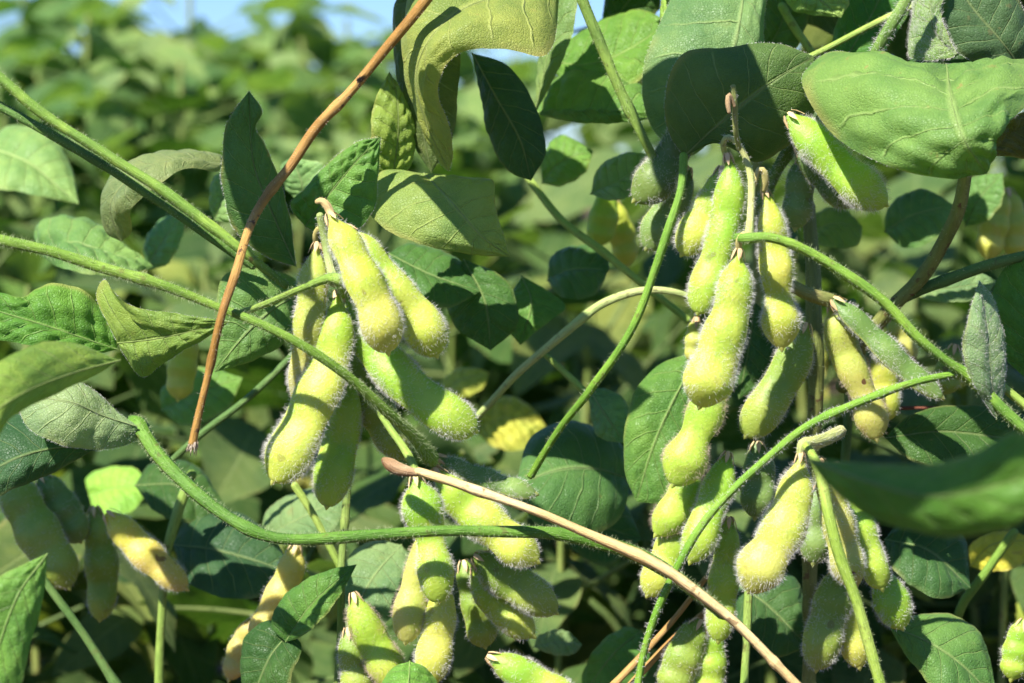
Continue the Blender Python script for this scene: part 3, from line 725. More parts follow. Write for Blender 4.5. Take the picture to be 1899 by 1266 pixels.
G5 = 'blurred pods behind the two clusters'
P('orange yellow pod hanging out of focus at bottom left of centre', G5, [(550, 1010, 55, 16), (535, 1070, 55, 28), (505, 1130, 55, 28), (470, 1190, 55, 22)], ((0.56, 0.52, 0.11), (0.60, 0.51, 0.13)), hair=0.4, wear=0.3)
P('dull orange pod end beside the dark bottom left leaf', G5, [(470, 1150, 66, 18), (445, 1205, 66, 24), (425, 1260, 66, 18)], ((0.48, 0.42, 0.11), (0.52, 0.42, 0.13)), hair=0.3, wear=0.5)
P('long shaded pod out of focus at the left edge', G5, [(15, 880, 74, 30), (50, 950, 72, 40), (90, 1020, 70, 42), (128, 1090, 70, 34)], OL, hair=0.7, wear=0.1)
P('dark pod right of the long shaded pod at the left edge', G5, [(75, 880, 80, 18), (110, 935, 80, 34), (150, 1005, 80, 30)], DG, hair=0.5, wear=0.1)
P('dim pod hanging between the left edge pods and the yellow brown pod', G5, [(175, 940, 84, 16), (185, 1010, 84, 30), (190, 1080, 84, 30), (185, 1150, 84, 20)], OL, hair=0.5, wear=0.3)
P('yellow and brown pod with an orange tip at lower left', G5, [(198, 950, 62, 18), (235, 990, 62, 29), (285, 1040, 61, 31), (346, 1092, 61, 20)], ((0.54, 0.52, 0.08), (0.52, 0.42, 0.11)), hair=1.0, wear=0.7, roll=20)
P('lime yellow pod out of focus beside the arrow shaped leaf', G5, [(352, 620, 90, 18), (340, 670, 90, 28), (330, 740, 90, 24)], YL, hair=0.0, wear=0.2)
P('blurred lime pod between the clusters, left of a pair', G5, [(1128, 345, 120, 12), (1120, 400, 120, 28), (1108, 455, 120, 24)], GR, hair=0.0, wear=0.1)
P('blurred yellow pod between the clusters, right of a pair', G5, [(1138, 370, 130, 12), (1152, 430, 130, 26), (1165, 492, 130, 20)], YL, hair=0.0, wear=0.3)
P('blurred yellow pod at the right edge, left of its pair', G5, [(1860, 350, 120, 14), (1845, 410, 120, 28), (1830, 480, 120, 22)], YL, hair=0.0, wear=0.3)
P('blurred yellow pod at the right edge, right of its pair', G5, [(1868, 350, 124, 14), (1880, 410, 124, 28), (1888, 480, 124, 24)], YL, hair=0.0, wear=0.3)
P('blurred brownish pod behind the right petiole near the olive stem', G5, [(1660, 580, 60, 14), (1672, 640, 60, 30), (1668, 710, 60, 26)], TN, hair=0.3, wear=0.9)
P('round dim pod end under the right petiole joint', G5, [(1770, 640, 50, 14), (1760, 690, 50, 28), (1748, 730, 50, 24)], OL, hair=0.3, wear=0.6)
P('lime pod leaning left at the bottom edge under the twigs', G5, [(1300, 1150, 28, 20), (1275, 1200, 28, 34), (1240, 1290, 28, 34)], OL, hair=0.8, wear=0.3)
P('lime pod upright at the bottom edge right of the twigs', G5, [(1318, 1160, 30, 16), (1318, 1220, 30, 30), (1310, 1300, 30, 28)], GR, hair=0.8, wear=0.3)
P('greenish pod at the right edge near the bottom corner', G5, [(1900, 1150, 30, 18), (1888, 1200, 30, 28), (1875, 1260, 30, 24)], GR, hair=0.8, wear=0.3)
P('small pod with a pale tip behind the large front pod, left side', G5, [(1292, 590, 44, 10), (1288, 630, 44, 18), (1284, 672, 44, 14)], TN, hair=0.6, wear=0.5)
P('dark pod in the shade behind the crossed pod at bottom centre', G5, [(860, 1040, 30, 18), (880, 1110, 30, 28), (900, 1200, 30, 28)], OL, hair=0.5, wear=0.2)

# ================================================================== THE LEAVES
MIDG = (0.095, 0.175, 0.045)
DEEP_SHADED = (0.042, 0.092, 0.024)  # leaf green lowered so the tint itself deepens the shaded gaps
TEAL_SHADED = (0.042, 0.09, 0.045)  # blue green of shaded leaves, shade darkened into the tint
GREY = (0.17, 0.235, 0.135)
LIGHT = (0.17, 0.27, 0.075)
OLV = (0.20, 0.22, 0.075)
TANL = (0.255, 0.265, 0.09)
BRIGHT = (0.14, 0.26, 0.045)
YEL = (0.48, 0.41, 0.09)

leaf('big pale green leaf curling over at the right edge with ribbed veins', [(1755, 119, 0), (1764, 185, -28), (1786, 255, -38), (1830, 322, -30)],
     [(1640, 116, 2), (1545, 95, 10), (1487, 140, 5), (1505, 195, -2), (1560, 262, -12), (1650, 308, -26), (1750, 330, -28)],
     [(1850, 118, 0), (1925, 116, 2), (1945, 160, -14), (1895, 205, -28), (1852, 245, -32), (1842, 290, -30)], (0.145, 0.23, 0.08), wear=0.7, pucker=1.3, edge=300, nv=6)
leaf('dark brown green underside rolled at the right edge beneath the big curled leaf', [(1835, 288, -22), (1875, 240, -20), (1960, 205, -16)], [(1852, 243, -24), (1900, 206, -22)], [(1870, 290, -18), (1940, 292, -14)], (0.085, 0.075, 0.03), rib=0)
leaf('broad shaded leaf with a notched base above the right pods', [(1268, 290, 16), (1335, 228, 10), (1425, 155, 8), (1510, 104, 12)],
     [(1240, 245, 17), (1233, 185, 15), (1262, 102, 13), (1340, 88, 12), (1440, 80, 12)], [(1335, 262, 14), (1400, 300, 17), (1465, 268, 17), (1508, 215, 16), (1516, 150, 13)], (0.085, 0.13, 0.045), wear=0.3, pucker=0.2, hair=0, edge=250)
leaf('grey green sunlit leaf hanging behind the broad shaded leaf', [(1384, -60, 38), (1368, 60, 28), (1330, 180, 27), (1266, 290, 27)],
     [(1275, -40, 40), (1207, 82, 32), (1191, 150, 30), (1205, 230, 30), (1245, 274, 28)], [(1420, -50, 38), (1417, 40, 32), (1412, 120, 32), (1350, 225, 32), (1292, 284, 30)], (0.15, 0.225, 0.115), wear=0.2, pucker=0.7, edge=300)
leaf('tan olive leaf draped over at the top, its tip hanging straight down', [(1040, -30, 30), (930, -10, 16), (850, 22, 6), (795, 75, 2), (772, 140, 6), (788, 220, 10), (832, 318, 14)],
     [(1000, -80, 40), (880, -90, 34), (775, -40, 26), (752, 50, 20), (760, 140, 18), (778, 215, 16), (814, 300, 15)], [(1017, 98, 4), (940, 92, 0), (868, 92, -2), (826, 122, 0), (813, 172, 4), (834, 238, 8), (840, 290, 12)], TANL, wear=0.8, pucker=0.6, edge=250, nv=9)
leaf('olive oval leaf with a sunlit left half under the draped tan leaf', [(728, 330, 34), (738, 250, 30), (736, 180, 30), (722, 132, 32)], [(698, 310, 32), (688, 250, 28), (694, 190, 30)], [(760, 310, 34), (772, 245, 34), (752, 185, 32)], (0.20, 0.25, 0.06), pucker=0.6)
leaf('crinkled bright green leaf right behind the withered stub of the left pods', [(566, 420, 22), (610, 360, 18), (660, 300, 17), (706, 254, 18)], [(538, 380, 22), (566, 348, 20), (602, 308, 19), (660, 264, 18)], [(610, 440, 20), (668, 420, 18), (694, 385, 18), (702, 315, 18)], (0.115, 0.215, 0.055), pucker=0.75, edge=200, wear=0.3)
leaf('olive leaf lying level beside the left pods, crossed by a dark shadow', [(786, 321, 24), (838, 375, 14), (896, 440, 14), (946, 476, 20)], [(705, 319, 28), (683, 390, 22), (740, 438, 14), (860, 470, 14)], [(860, 328, 24), (914, 335, 26), (918, 380, 22), (934, 436, 20)], (0.215, 0.255, 0.09), wear=0.5, pucker=0.4, nv=6)
leaf('upright dark leaf with a torn sunlit tip left of the brown stalk', [(549, 494, 16), (505, 395, 12), (470, 300, 10), (462, 168, 6)], [(500, 478, 16), (438, 430, 14), (413, 350, 12), (412, 290, 10), (422, 225, 8)], [(537, 400, 14), (515, 322, 12), (488, 262, 10), (474, 236, 8), (486, 206, 6)], (0.075, 0.14, 0.05), wear=0.7, pucker=0.3, edge=300)
leaf('mid green leaf behind the crossing of brown stalk and petiole', [(556, 545, 26), (510, 570, 22), (455, 620, 20), (398, 690, 20)], [(545, 515, 26), (490, 498, 24), (440, 498, 22), (410, 520, 22), (398, 600, 22)], [(553, 610, 26), (515, 645, 24), (460, 672, 22)], (0.12, 0.20, 0.07), pucker=0.4)
leaf('glossy bright green leaf at the left edge with a brown nick', [(218, 648, 14), (110, 612, 8), (40, 590, 6), (-60, 560, 6)], [(208, 600, 14), (160, 542, 12), (105, 524, 10), (70, 534, 10), (40, 550, 8), (-20, 540, 8)], [(150, 660, 8), (60, 640, 4), (-20, 622, 4)], (0.11, 0.22, 0.04), pucker=0.8, wear=0.5)
leaf('arrow shaped olive green leaf pointing right at the slanting petiole', [(218, 636, 2), (300, 626, -2), (426, 596, -6)], [(200, 600, 2), (178, 545, 4), (194, 518, 4), (216, 545, 0), (240, 566, -2), (320, 580, -4)], [(232, 660, 2), (264, 698, 4), (320, 662, 0), (390, 622, -4)], (0.185, 0.24, 0.06), pucker=0.4, edge=150)
leaf('yellowish blurred leaf in front at the left edge', [(222, 668, -50), (140, 690, -66), (40, 730, -85), (-60, 800, -95)], [(130, 634, -60), (60, 640, -72), (-20, 690, -86)], [(180, 694, -54), (100, 732, -68), (20, 775, -84), (-20, 830, -90)], (0.24, 0.31, 0.075), pucker=0.3, rib=4)
leaf('grey downy leaf with a shadowed lower half at left', [(254, 790, 2), (190, 770, 0), (130, 745, -4), (30, 735, 2)], [(220, 765, 4), (168, 718, 4), (130, 705, 4), (80, 705, 6)], [(256, 812, 4), (205, 832, 2), (120, 826, -4), (50, 790, -4)], (0.21, 0.26, 0.17), pucker=0.3, edge=250, hair=800)
leaf('dark blue green leaf with one sunlit patch at the left edge', [(178, 832, 14), (110, 830, 8), (30, 850, 4), (-60, 900, 6)], [(120, 800, 16), (50, 765, 16), (-20, 790, 14)], [(100, 876, 8), (30, 905, 4), (-20, 925, 4)], TEAL_SHADED, pucker=0.3)
leaf('bright green blurred leaf with a brown tip in the lower left corner', [(88, 1026, -62), (30, 1110, -66), (-30, 1290, -66)], [(40, 1048, -64), (-20, 1085, -66), (-60, 1200, -66)], [(80, 1110, -62), (55, 1200, -64), (30, 1290, -64)], (0.14, 0.25, 0.06), pucker=0.3, wear=0.8)
leaf('large out of focus leaf in front at the lower right edge', [(1492, 848, -147), (1600, 890, -159), (1740, 920, -170), (1960, 870, -175)], [(1600, 858, -150), (1720, 860, -160), (1800, 842, -167), (1890, 800, -173)], [(1550, 915, -151), (1620, 962, -155), (1720, 990, -163), (1800, 994, -167), (1900, 965, -173)], (0.085, 0.175, 0.03), pucker=0.3, rib=6)  # tint kept darker to carry the shade lying on this leaf
leaf('dark shaded leaf behind the blurred leaf at the right edge', [(1640, 812, 30), (1760, 800, 30), (1960, 830, 30)], [(1690, 768, 32), (1790, 750, 34), (1900, 770, 34)], [(1700, 860, 26), (1820, 890, 24), (1920, 880, 24)], DEEP_SHADED)
leaf('small folded silver grey leaf standing on the right petiole', [(1848, 778, -12), (1838, 700, -14), (1832, 620, -12), (1816, 520, -8)], [(1805, 710, -16), (1785, 650, -18), (1798, 580, -14)], [(1862, 720, -6), (1862, 640, -4), (1842, 555, -4)], (0.19, 0.25, 0.17), pucker=0.2, hair=1500, edge=300)
leaf('deep green leaf cut off by the right edge at mid height', [(1900, 700, 24), (1905, 600, 20), (1930, 440, 20)], [(1862, 660, 26), (1840, 560, 26), (1860, 500, 24)], [(1960, 680, 20), (1990, 560, 20)], (0.08, 0.17, 0.04), pucker=0.6)
leaf('pale green leaf patch between the dark stem and the right petiole', [(1690, 545, 60), (1760, 535, 60), (1850, 520, 60)], [(1730, 515, 64), (1800, 500, 64)], [(1740, 560, 56), (1820, 552, 56)], GREY)
leaf('shadow banded leaf at the bottom right corner', [(1648, 1160, 30), (1720, 1190, 24), (1780, 1230, 22), (1850, 1300, 22)], [(1690, 1142, 34), (1760, 1138, 34), (1815, 1170, 32), (1838, 1230, 28)], [(1670, 1200, 26), (1700, 1240, 22), (1760, 1300, 18)], (0.10, 0.185, 0.06), pucker=0.4)
leaf('dark green leaf rising to a point at the bottom left of centre', [(530, 1190, 26), (570, 1130, 22), (610, 1090, 22), (662, 1046, 24)], [(505, 1165, 28), (512, 1125, 28), (550, 1085, 26), (605, 1058, 25)], [(560, 1180, 20), (600, 1145, 18), (630, 1105, 20)], (0.085, 0.17, 0.04), pucker=0.3)
leaf('dark round lobed leaf below the pointed one at bottom left of centre', [(540, 1170, 30), (500, 1220, 26), (460, 1320, 26)], [(500, 1150, 32), (455, 1180, 32), (446, 1250, 30)], [(560, 1200, 26), (545, 1240, 22), (520, 1320, 22)], DEEP_SHADED)
leaf('grey green leaf with a shadow wedge beneath the curved stem', [(745, 1010, 62), (700, 1060, 56), (670, 1110, 52), (640, 1190, 50)], [(690, 1002, 66), (640, 1040, 62), (630, 1110, 56)], [(770, 1050, 58), (750, 1110, 52), (700, 1170, 48)], GREY)
leaf('bright little leaf tip at the bottom edge below the pods', [(760, 1226, 0), (758, 1260, -6), (750, 1340, -10)], [(728, 1238, 0), (708, 1268, -2), (705, 1320, -6)], [(790, 1238, 0), (812, 1270, 0), (815, 1320, -4)], (0.15, 0.27, 0.06), pucker=0.4)
leaf('large dark leaf with a bright square of sun at centre', [(1170, 890, 70), (1110, 870, 60), (1040, 870, 54), (955, 900, 52)], [(1150, 820, 76), (1060, 780, 76), (985, 810, 72)], [(1150, 960, 60), (1080, 1000, 50), (1000, 980, 48)], (0.075, 0.15, 0.055), wear=0.3)
leaf('leaf with a bar of sun and a pod shadow left of the right pods', [(1300, 650, 46), (1250, 740, 40), (1210, 830, 38), (1180, 930, 38)], [(1230, 672, 48), (1180, 720, 44), (1158, 800, 42), (1160, 880, 40)], [(1310, 740, 46), (1290, 840, 40), (1240, 930, 36)], (0.11, 0.20, 0.05), pucker=0.4)
leaf('small pale blue green leaf beneath the slanting blurred stalk', [(1092, 720, 60), (1120, 765, 54), (1160, 822, 52)], [(1094, 760, 58), (1110, 810, 54)], [(1130, 722, 60), (1162, 745, 58), (1168, 790, 55)], (0.15, 0.24, 0.14), rib=4)
leaf('lit triangular leaf in the dark gap between the clusters', [(968, 512, 70), (985, 560, 64), (965, 640, 62)], [(945, 550, 70), (936, 600, 66)], [(1010, 535, 68), (1048, 568, 66), (1005, 606, 62)], (0.11, 0.21, 0.055))
leaf('long veined leaf reaching right from the top centre', [(990, 210, 66), (1080, 208, 58), (1160, 206, 56), (1240, 215, 56)], [(1010, 165, 74), (1060, 130, 76), (1150, 140, 72), (1220, 180, 64)], [(1060, 226, 56), (1140, 228, 54)], (0.13, 0.22, 0.06), rib=6, pucker=0.8)
leaf('pale folded leaf standing upright at the top centre', [(992, 212, 62), (1012, 120, 60), (1030, 20, 62), (1045, -60, 66)], [(1000, 120, 66), (1010, 20, 68)], [(1035, 130, 56), (1062, 60, 56), (1070, -20, 60)], (0.17, 0.23, 0.10))
leaf('dark blue green leaf hanging behind the draped tan leaf', [(876, 98, 46), (920, 180, 38), (965, 260, 38), (985, 335, 42)], [(890, 170, 46), (905, 250, 44), (940, 315, 44)], [(940, 120, 44), (990, 190, 40), (1012, 280, 40)], TEAL_SHADED)
leaf('sunlit green leaf below the pale upright fold, behind the dark top stem', [(1005, 110, 84), (1090, 120, 78), (1170, 90, 76), (1240, 40, 76)], [(1060, 70, 88), (1150, 20, 88), (1200, 20, 84)], [(1080, 170, 72), (1170, 160, 68), (1225, 100, 70)], (0.14, 0.24, 0.055), pucker=0.8)
leaf('dark leaf at the top edge right of the dark top stem', [(1120, 60, 90), (1160, 10, 88), (1210, -60, 88)], [(1118, 20, 92), (1140, -40, 92)], [(1180, 50, 86), (1225, 10, 86)], DEEP_SHADED)
leaf('glowing yellow green leaf at the top edge beside the grey green leaf', [(1228, 60, 50), (1255, 10, 48), (1300, -70, 48)], [(1224, 20, 52), (1240, -50, 52)], [(1250, 50, 48), (1285, 10, 46), (1320, -40, 46)], (0.28, 0.38, 0.10))
leaf('pale leaf with a flat lower edge at the top right', [(1470, -50, 44), (1510, -10, 42), (1560, 32, 42)], [(1455, -10, 46), (1470, 18, 46), (1510, 28, 44)], [(1540, -50, 42), (1575, 0, 42)], (0.27, 0.36, 0.13))
leaf('deep translucent green leaf behind the silvery top right stem', [(1545, 150, 54), (1580, 90, 50), (1620, 20, 50), (1660, -70, 50)], [(1540, 90, 56), (1560, 20, 56), (1600, -50, 54)], [(1600, 130, 50), (1650, 80, 48), (1690, 0, 48)], (0.075, 0.18, 0.03))
leaf('dark olive leaf left of the silvery top right stem', [(1420, 100, 66), (1450, 40, 64), (1470, -50, 64)], [(1415, 60, 68), (1420, -20, 68)], [(1470, 95, 62), (1500, 30, 62), (1510, -40, 62)], (0.09, 0.15, 0.04))
leaf('silver haired sunlit leaf at the top right above the curled leaf', [(1775, 100, 12), (1735, 60, 14), (1725, 0, 16), (1740, -70, 18)], [(1760, 108, 12), (1688, 105, 16), (1690, 40, 20), (1700, -30, 22)], [(1760, 70, 12), (1745, 20, 14), (1760, -40, 16)], (0.20, 0.27, 0.12), hair=2600, edge=250, hlen=1.1)
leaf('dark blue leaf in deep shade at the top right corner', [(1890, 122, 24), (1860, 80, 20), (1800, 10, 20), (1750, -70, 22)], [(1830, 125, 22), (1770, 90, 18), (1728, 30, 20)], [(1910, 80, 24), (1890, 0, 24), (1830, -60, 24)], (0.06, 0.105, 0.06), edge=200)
leaf('near black leaf beneath the silver haired leaf at the top right', [(1690, 90, 40), (1760, 120, 36), (1860, 120, 34)], [(1700, 60, 44), (1780, 60, 44)], [(1690, 130, 36), (1780, 170, 30)], DEEP_SHADED)
leaf('pale veined leaf out of focus at the left edge', [(-30, 270, 140), (50, 300, 132), (100, 340, 128), (146, 378, 126)], [(20, 232, 146), (90, 248, 142), (132, 310, 136)], [(-20, 340, 126), (50, 358, 122)], (0.23, 0.32, 0.14), rib=6)
leaf('grey leaf arching over with a dark hanging end at upper left', [(412, 304, 44), (330, 298, 34), (250, 325, 30), (205, 380, 34), (225, 448, 40)], [(410, 286, 48), (320, 284, 46), (225, 312, 44), (192, 370, 44), (196, 430, 42)], [(404, 318, 40), (345, 312, 28), (285, 350, 22), (243, 390, 28), (244, 430, 36)], (0.21, 0.225, 0.13), wear=0.4)
leaf('curled pale green leaf below the arching grey leaf', [(70, 470, 84), (130, 450, 74), (200, 470, 72), (284, 494, 74)], [(66, 420, 92), (112, 400, 92), (170, 412, 88), (225, 452, 82)], [(110, 495, 66), (180, 510, 62), (240, 508, 66)], (0.16, 0.25, 0.10), pucker=0.8)
leaf('pale leaf glimpsed behind the upright dark leaf', [(398, 410, 76), (412, 370, 74), (425, 310, 74)], [(388, 380, 78), (395, 330, 78)], [(430, 410, 70), (445, 360, 70)], (0.21, 0.30, 0.14))
leaf('pale sunlit leaf behind the crinkled bright green leaf', [(560, 380, 80), (560, 340, 76), (540, 290, 76)], [(530, 350, 82), (520, 310, 82)], [(600, 350, 74), (612, 310, 72)], (0.22, 0.32, 0.16))
leaf('small lit leaf in the shadows left of the upright dark leaf', [(272, 500, 120), (300, 450, 114), (345, 390, 112)], [(268, 450, 122), (300, 405, 120)], [(310, 490, 112), (338, 440, 110)], (0.16, 0.27, 0.12))
leaf('lit green leaf low behind the dark hanging leaf at top centre', [(1005, 340, 110), (1040, 300, 104), (1100, 280, 102)], [(1005, 290, 112), (1040, 250, 110)], [(1040, 345, 102), (1085, 320, 100)], (0.14, 0.24, 0.06))
leaf('pale leaf with a blue shaded lower half above the blurred pods', [(1095, 360, 80), (1150, 335, 74), (1222, 290, 72)], [(1110, 310, 84), (1165, 282, 82)], [(1140, 372, 68), (1195, 345, 66)], (0.17, 0.25, 0.12))
leaf('dark curled leaf with a bright rim in the gap between the clusters', [(1015, 520, 96), (1060, 500, 86), (1130, 500, 84)], [(1030, 470, 104), (1090, 455, 100), (1125, 470, 94)], [(1040, 550, 80), (1100, 548, 76)], (0.075, 0.15, 0.05))
leaf('clear yellow leaf out of focus right of the left pods', [(812, 740, 190), (850, 705, 182), (908, 690, 180)], [(825, 700, 192), (865, 682, 188)], [(850, 740, 178), (895, 720, 176)], YEL, wear=0.4)
leaf('crumpled yellow leaf behind the tip of the big smooth pod', [(880, 800, 200), (935, 775, 190), (1012, 790, 188)], [(890, 755, 204), (950, 735, 200), (990, 760, 194)], [(920, 830, 186), (975, 832, 182)], YEL, wear=0.9, pucker=1.2)
leaf('yellow leaf fragment in the shade at the right edge', [(1800, 1050, 90), (1840, 1010, 84), (1930, 1000, 84)], [(1800, 1010, 92), (1850, 985, 90)], [(1830, 1060, 82), (1890, 1050, 78)], (0.50, 0.42, 0.07), wear=0.5)
leaf('vivid lime leaf out of focus at lower left, ragged on one side', [(165, 920, 150), (210, 905, 144), (270, 900, 142)], [(160, 885, 154), (205, 865, 152), (255, 870, 148)], [(180, 955, 140), (230, 955, 136), (262, 930, 138)], (0.26, 0.42, 0.09))
leaf('grey green leaf behind the stalks under the left pods', [(480, 1000, 84), (560, 960, 76), (640, 920, 74)], [(500, 940, 90), (580, 905, 88)], [(540, 1010, 70), (620, 980, 66)], GREY)
leaf('large dark teal leaf in deep shade at lower left', [(320, 1010, 84), (400, 1020, 76), (540, 1060, 74)], [(350, 960, 92), (440, 950, 90), (510, 1000, 84)], [(350, 1080, 70), (430, 1110, 64), (500, 1100, 66)], TEAL_SHADED)
leaf('dark leaf between the lower left pods and the teal leaf', [(250, 900, 100), (330, 900, 94), (420, 940, 92)], [(280, 860, 106), (360, 860, 104)], [(290, 950, 90), (360, 970, 86)], DEEP_SHADED)
leaf('green leaf crossed by a shadow at the bottom edge near the twigs', [(1190, 1170, 84), (1140, 1210, 76), (1080, 1290, 74)], [(1160, 1162, 88), (1110, 1195, 84), (1080, 1250, 80)], [(1205, 1210, 78), (1190, 1260, 72)], (0.11, 0.22, 0.06))
leaf('pale slim leaf under the small lit pod tip at the bottom', [(990, 1200, 86), (1035, 1190, 80), (1080, 1195, 78)], [(1000, 1178, 90), (1045, 1170, 88)], [(1030, 1215, 74), (1065, 1212, 72)], GREY)
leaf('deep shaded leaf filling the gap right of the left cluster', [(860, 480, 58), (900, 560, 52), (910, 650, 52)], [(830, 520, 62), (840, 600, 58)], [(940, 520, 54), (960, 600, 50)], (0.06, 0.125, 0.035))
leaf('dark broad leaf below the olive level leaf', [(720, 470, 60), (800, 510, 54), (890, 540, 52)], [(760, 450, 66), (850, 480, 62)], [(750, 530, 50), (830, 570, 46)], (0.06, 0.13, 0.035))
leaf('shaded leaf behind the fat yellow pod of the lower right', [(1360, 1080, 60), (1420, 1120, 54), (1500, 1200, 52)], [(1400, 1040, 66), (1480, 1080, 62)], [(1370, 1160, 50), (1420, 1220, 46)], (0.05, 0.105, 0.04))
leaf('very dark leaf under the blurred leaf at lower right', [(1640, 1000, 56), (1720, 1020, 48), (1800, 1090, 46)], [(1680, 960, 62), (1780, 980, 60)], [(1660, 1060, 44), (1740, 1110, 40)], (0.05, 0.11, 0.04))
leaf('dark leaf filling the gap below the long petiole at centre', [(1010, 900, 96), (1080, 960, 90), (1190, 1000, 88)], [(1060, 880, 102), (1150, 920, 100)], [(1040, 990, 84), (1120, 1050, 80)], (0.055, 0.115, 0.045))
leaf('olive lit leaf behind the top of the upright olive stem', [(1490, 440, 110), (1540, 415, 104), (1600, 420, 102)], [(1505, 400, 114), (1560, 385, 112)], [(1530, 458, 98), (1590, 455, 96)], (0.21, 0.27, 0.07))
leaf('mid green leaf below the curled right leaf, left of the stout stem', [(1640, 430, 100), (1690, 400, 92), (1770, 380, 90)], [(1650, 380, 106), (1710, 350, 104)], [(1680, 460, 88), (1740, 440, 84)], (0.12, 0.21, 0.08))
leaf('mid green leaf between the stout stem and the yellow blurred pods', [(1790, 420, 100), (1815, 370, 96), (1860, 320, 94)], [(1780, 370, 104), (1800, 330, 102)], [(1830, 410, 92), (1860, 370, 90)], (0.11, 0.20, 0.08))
leaf('deep green leaf behind the right pods and the olive stem', [(1400, 560, 60), (1390, 640, 56), (1370, 740, 56)], [(1380, 580, 64), (1350, 660, 62)], [(1440, 600, 54), (1430, 700, 50)], DEEP_SHADED)
leaf('dull dark leaf hanging just behind the draped tan leaf on its left', [(790, -20, 40), (765, 80, 34), (772, 180, 32), (800, 320, 34)], [(735, 0, 42), (730, 90, 38), (742, 190, 36), (768, 270, 36)], [(850, 60, 36), (850, 160, 32), (838, 260, 32)], (0.10, 0.12, 0.045), pucker=0.6)  # dark tint stands in for the shadowed strip beside the tan leaf
leaf('large sunlit leaf low behind the arrow shaped leaf, half in shade', [(300, 760, 120), (360, 730, 112), (450, 700, 110)], [(300, 720, 124), (370, 680, 120)], [(340, 790, 108), (420, 760, 104)], (0.13, 0.23, 0.06))

# ================================================================== WHOLE PLANTS BEHIND AND ABOVE
def leaflet_geo(c, ax, nr, size, w, droop, fold, n=15, m=4):
    """an oval pointed leaflet from c along ax, normal nr"""
    ax, nr = nrm(ax), nrm(nr - ax * np.dot(nr, ax))
    sd = np.cross(ax, nr)
    t = np.linspace(0, 1, n)
    half = w * size * np.sin(np.pi * t**0.80)**0.85 * (1 - 0.25 * t)
    C = c + ax * (size * t)[:, None] - nr * (droop * size * t**2)[:, None]
    v = np.linspace(-1, 1, 2 * m + 1)
    ph = rng.uniform(0, 6.28)
    G = C[:, None] + sd * (half[:, None] * v[None])[..., None] + nr * (half[:, None] * (fold * v[None]**2 + 0.10 * np.sin(5 * t[:, None] * 3 + ph) * v[None]**2))[..., None]
    G = G + nr * (0.010 * size * np.abs(np.sin(np.pi * (t[:, None] * 6 - 1.6 * np.abs(v)[None]))) * np.minimum(1, 4 * np.abs(v))[None])[..., None]
    U = np.stack(np.broadcast_arrays(t[:, None], (v[None] + 1) / 2), -1).reshape(-1, 2)
    return G.reshape(-1, 3), grid_faces(n, 2 * m + 1), U


def rod(P, r, sides=7):
    P = np.asarray(P, float)
    n = len(P)
    T, A, B = frames(P, np.array([0.31, 0.22, 0.9]))
    th = np.linspace(0, 2 * math.pi, sides + 1)
    R = np.linspace(r, r * 0.6, n)
    G = P[:, None] + (A[:, None] * np.cos(th)[None, :, None] + B[:, None] * np.sin(th)[None, :, None]) * R[:, None, None]
    return G.reshape(-1, 3), grid_faces(n, sides + 1), np.stack(np.meshgrid(np.linspace(0, 2, n), th / 6.283, indexing='ij'), -1).reshape(-1, 2)


def trifoliate(pet, size):
    """petiole along +X rising, three leaflets; one mesh"""
    t = np.linspace(0, 1, 9)
    el = rng.uniform(0.25, 0.8)
    C = np.stack([pet * t * math.cos(el), 0 * t, pet * (t * math.sin(el) - 0.10 * t**2)], -1)
    v, f, u = rod(C, 0.0013)
    parts = [(v, f, np.full((len(v), 2), 0.5))]
    e = C[-1]
    for k, (a, off) in enumerate(((0.0, 0.022), (1.25, 0.004), (-1.25, 0.004))):
        a += rng.normal(0, 0.18)
        d = np.array([math.cos(a), math.sin(a), rng.uniform(-0.75, 0.15)])
        nr = nrm(np.array([rng.normal(0, 0.3), rng.normal(0, 0.45), 1.0]))
        s_ = size * rng.uniform(0.8, 1.1) * (1.0 if k else 1.08)
        parts.append(leaflet_geo(e + np.array([off, 0, 0]) if k == 0 else e, d, nr, s_, rng.uniform(0.27, 0.36), rng.uniform(0.0, 0.45), rng.uniform(-0.25, 0.5)))
    return mesh_from('leaf', *merge(parts))


def simple_pod(ln):
    n, m = 16, 12
    t = np.linspace(0, 1, n)
    C = np.stack([0.12 * ln * np.sin(t * 1.8), 0 * t, -ln * t], -1)
    T, A, B = frames(C, np.array([0.0, 1.0, 0.0]))
    w = 0.0052 * np.sin(np.pi * np.clip(t * 0.96 + 0.02, 0, 1))**0.55 * (1 + 0.12 * np.cos(t * 19))
    th = np.linspace(0, 2 * math.pi, m + 1)
    G = C[:, None] + (A[:, None] * np.cos(th)[None, :, None] + B[:, None] * (0.6 * np.sin(th))[None, :, None]) * w[:, None, None]
    U = np.stack(np.meshgrid(t, th / 6.283, indexing='ij'), -1).reshape(-1, 2)
    return mesh_from('pod', G.reshape(-1, 3), grid_faces(n, m + 1), U)


TRI = [trifoliate(rng.uniform(0.06, 0.13), rng.uniform(0.052, 0.074)) for _ in range(14)]
PODS = [simple_pod(rng.uniform(0.035, 0.05)) for _ in range(4)]
for me in TRI:
    me.materials.append(LEAF)
for me in PODS:
    me.materials.append(POD)
TINTS = [(0.06, 0.125, 0.022), (0.045, 0.10, 0.02), (0.085, 0.15, 0.038), (0.11, 0.175, 0.05), (0.07, 0.135, 0.027), (0.055, 0.115, 0.022), (0.095, 0.155, 0.035), (0.12, 0.18, 0.06), (0.05, 0.11, 0.028), (0.075, 0.14, 0.03),
         (0.06, 0.12, 0.024), (0.08, 0.15, 0.03), (0.10, 0.16, 0.045), (0.17, 0.21, 0.045), (0.10, 0.15, 0.035)]


GREENS = TINTS[:-2]
TINTS = GREENS + GREENS + TINTS


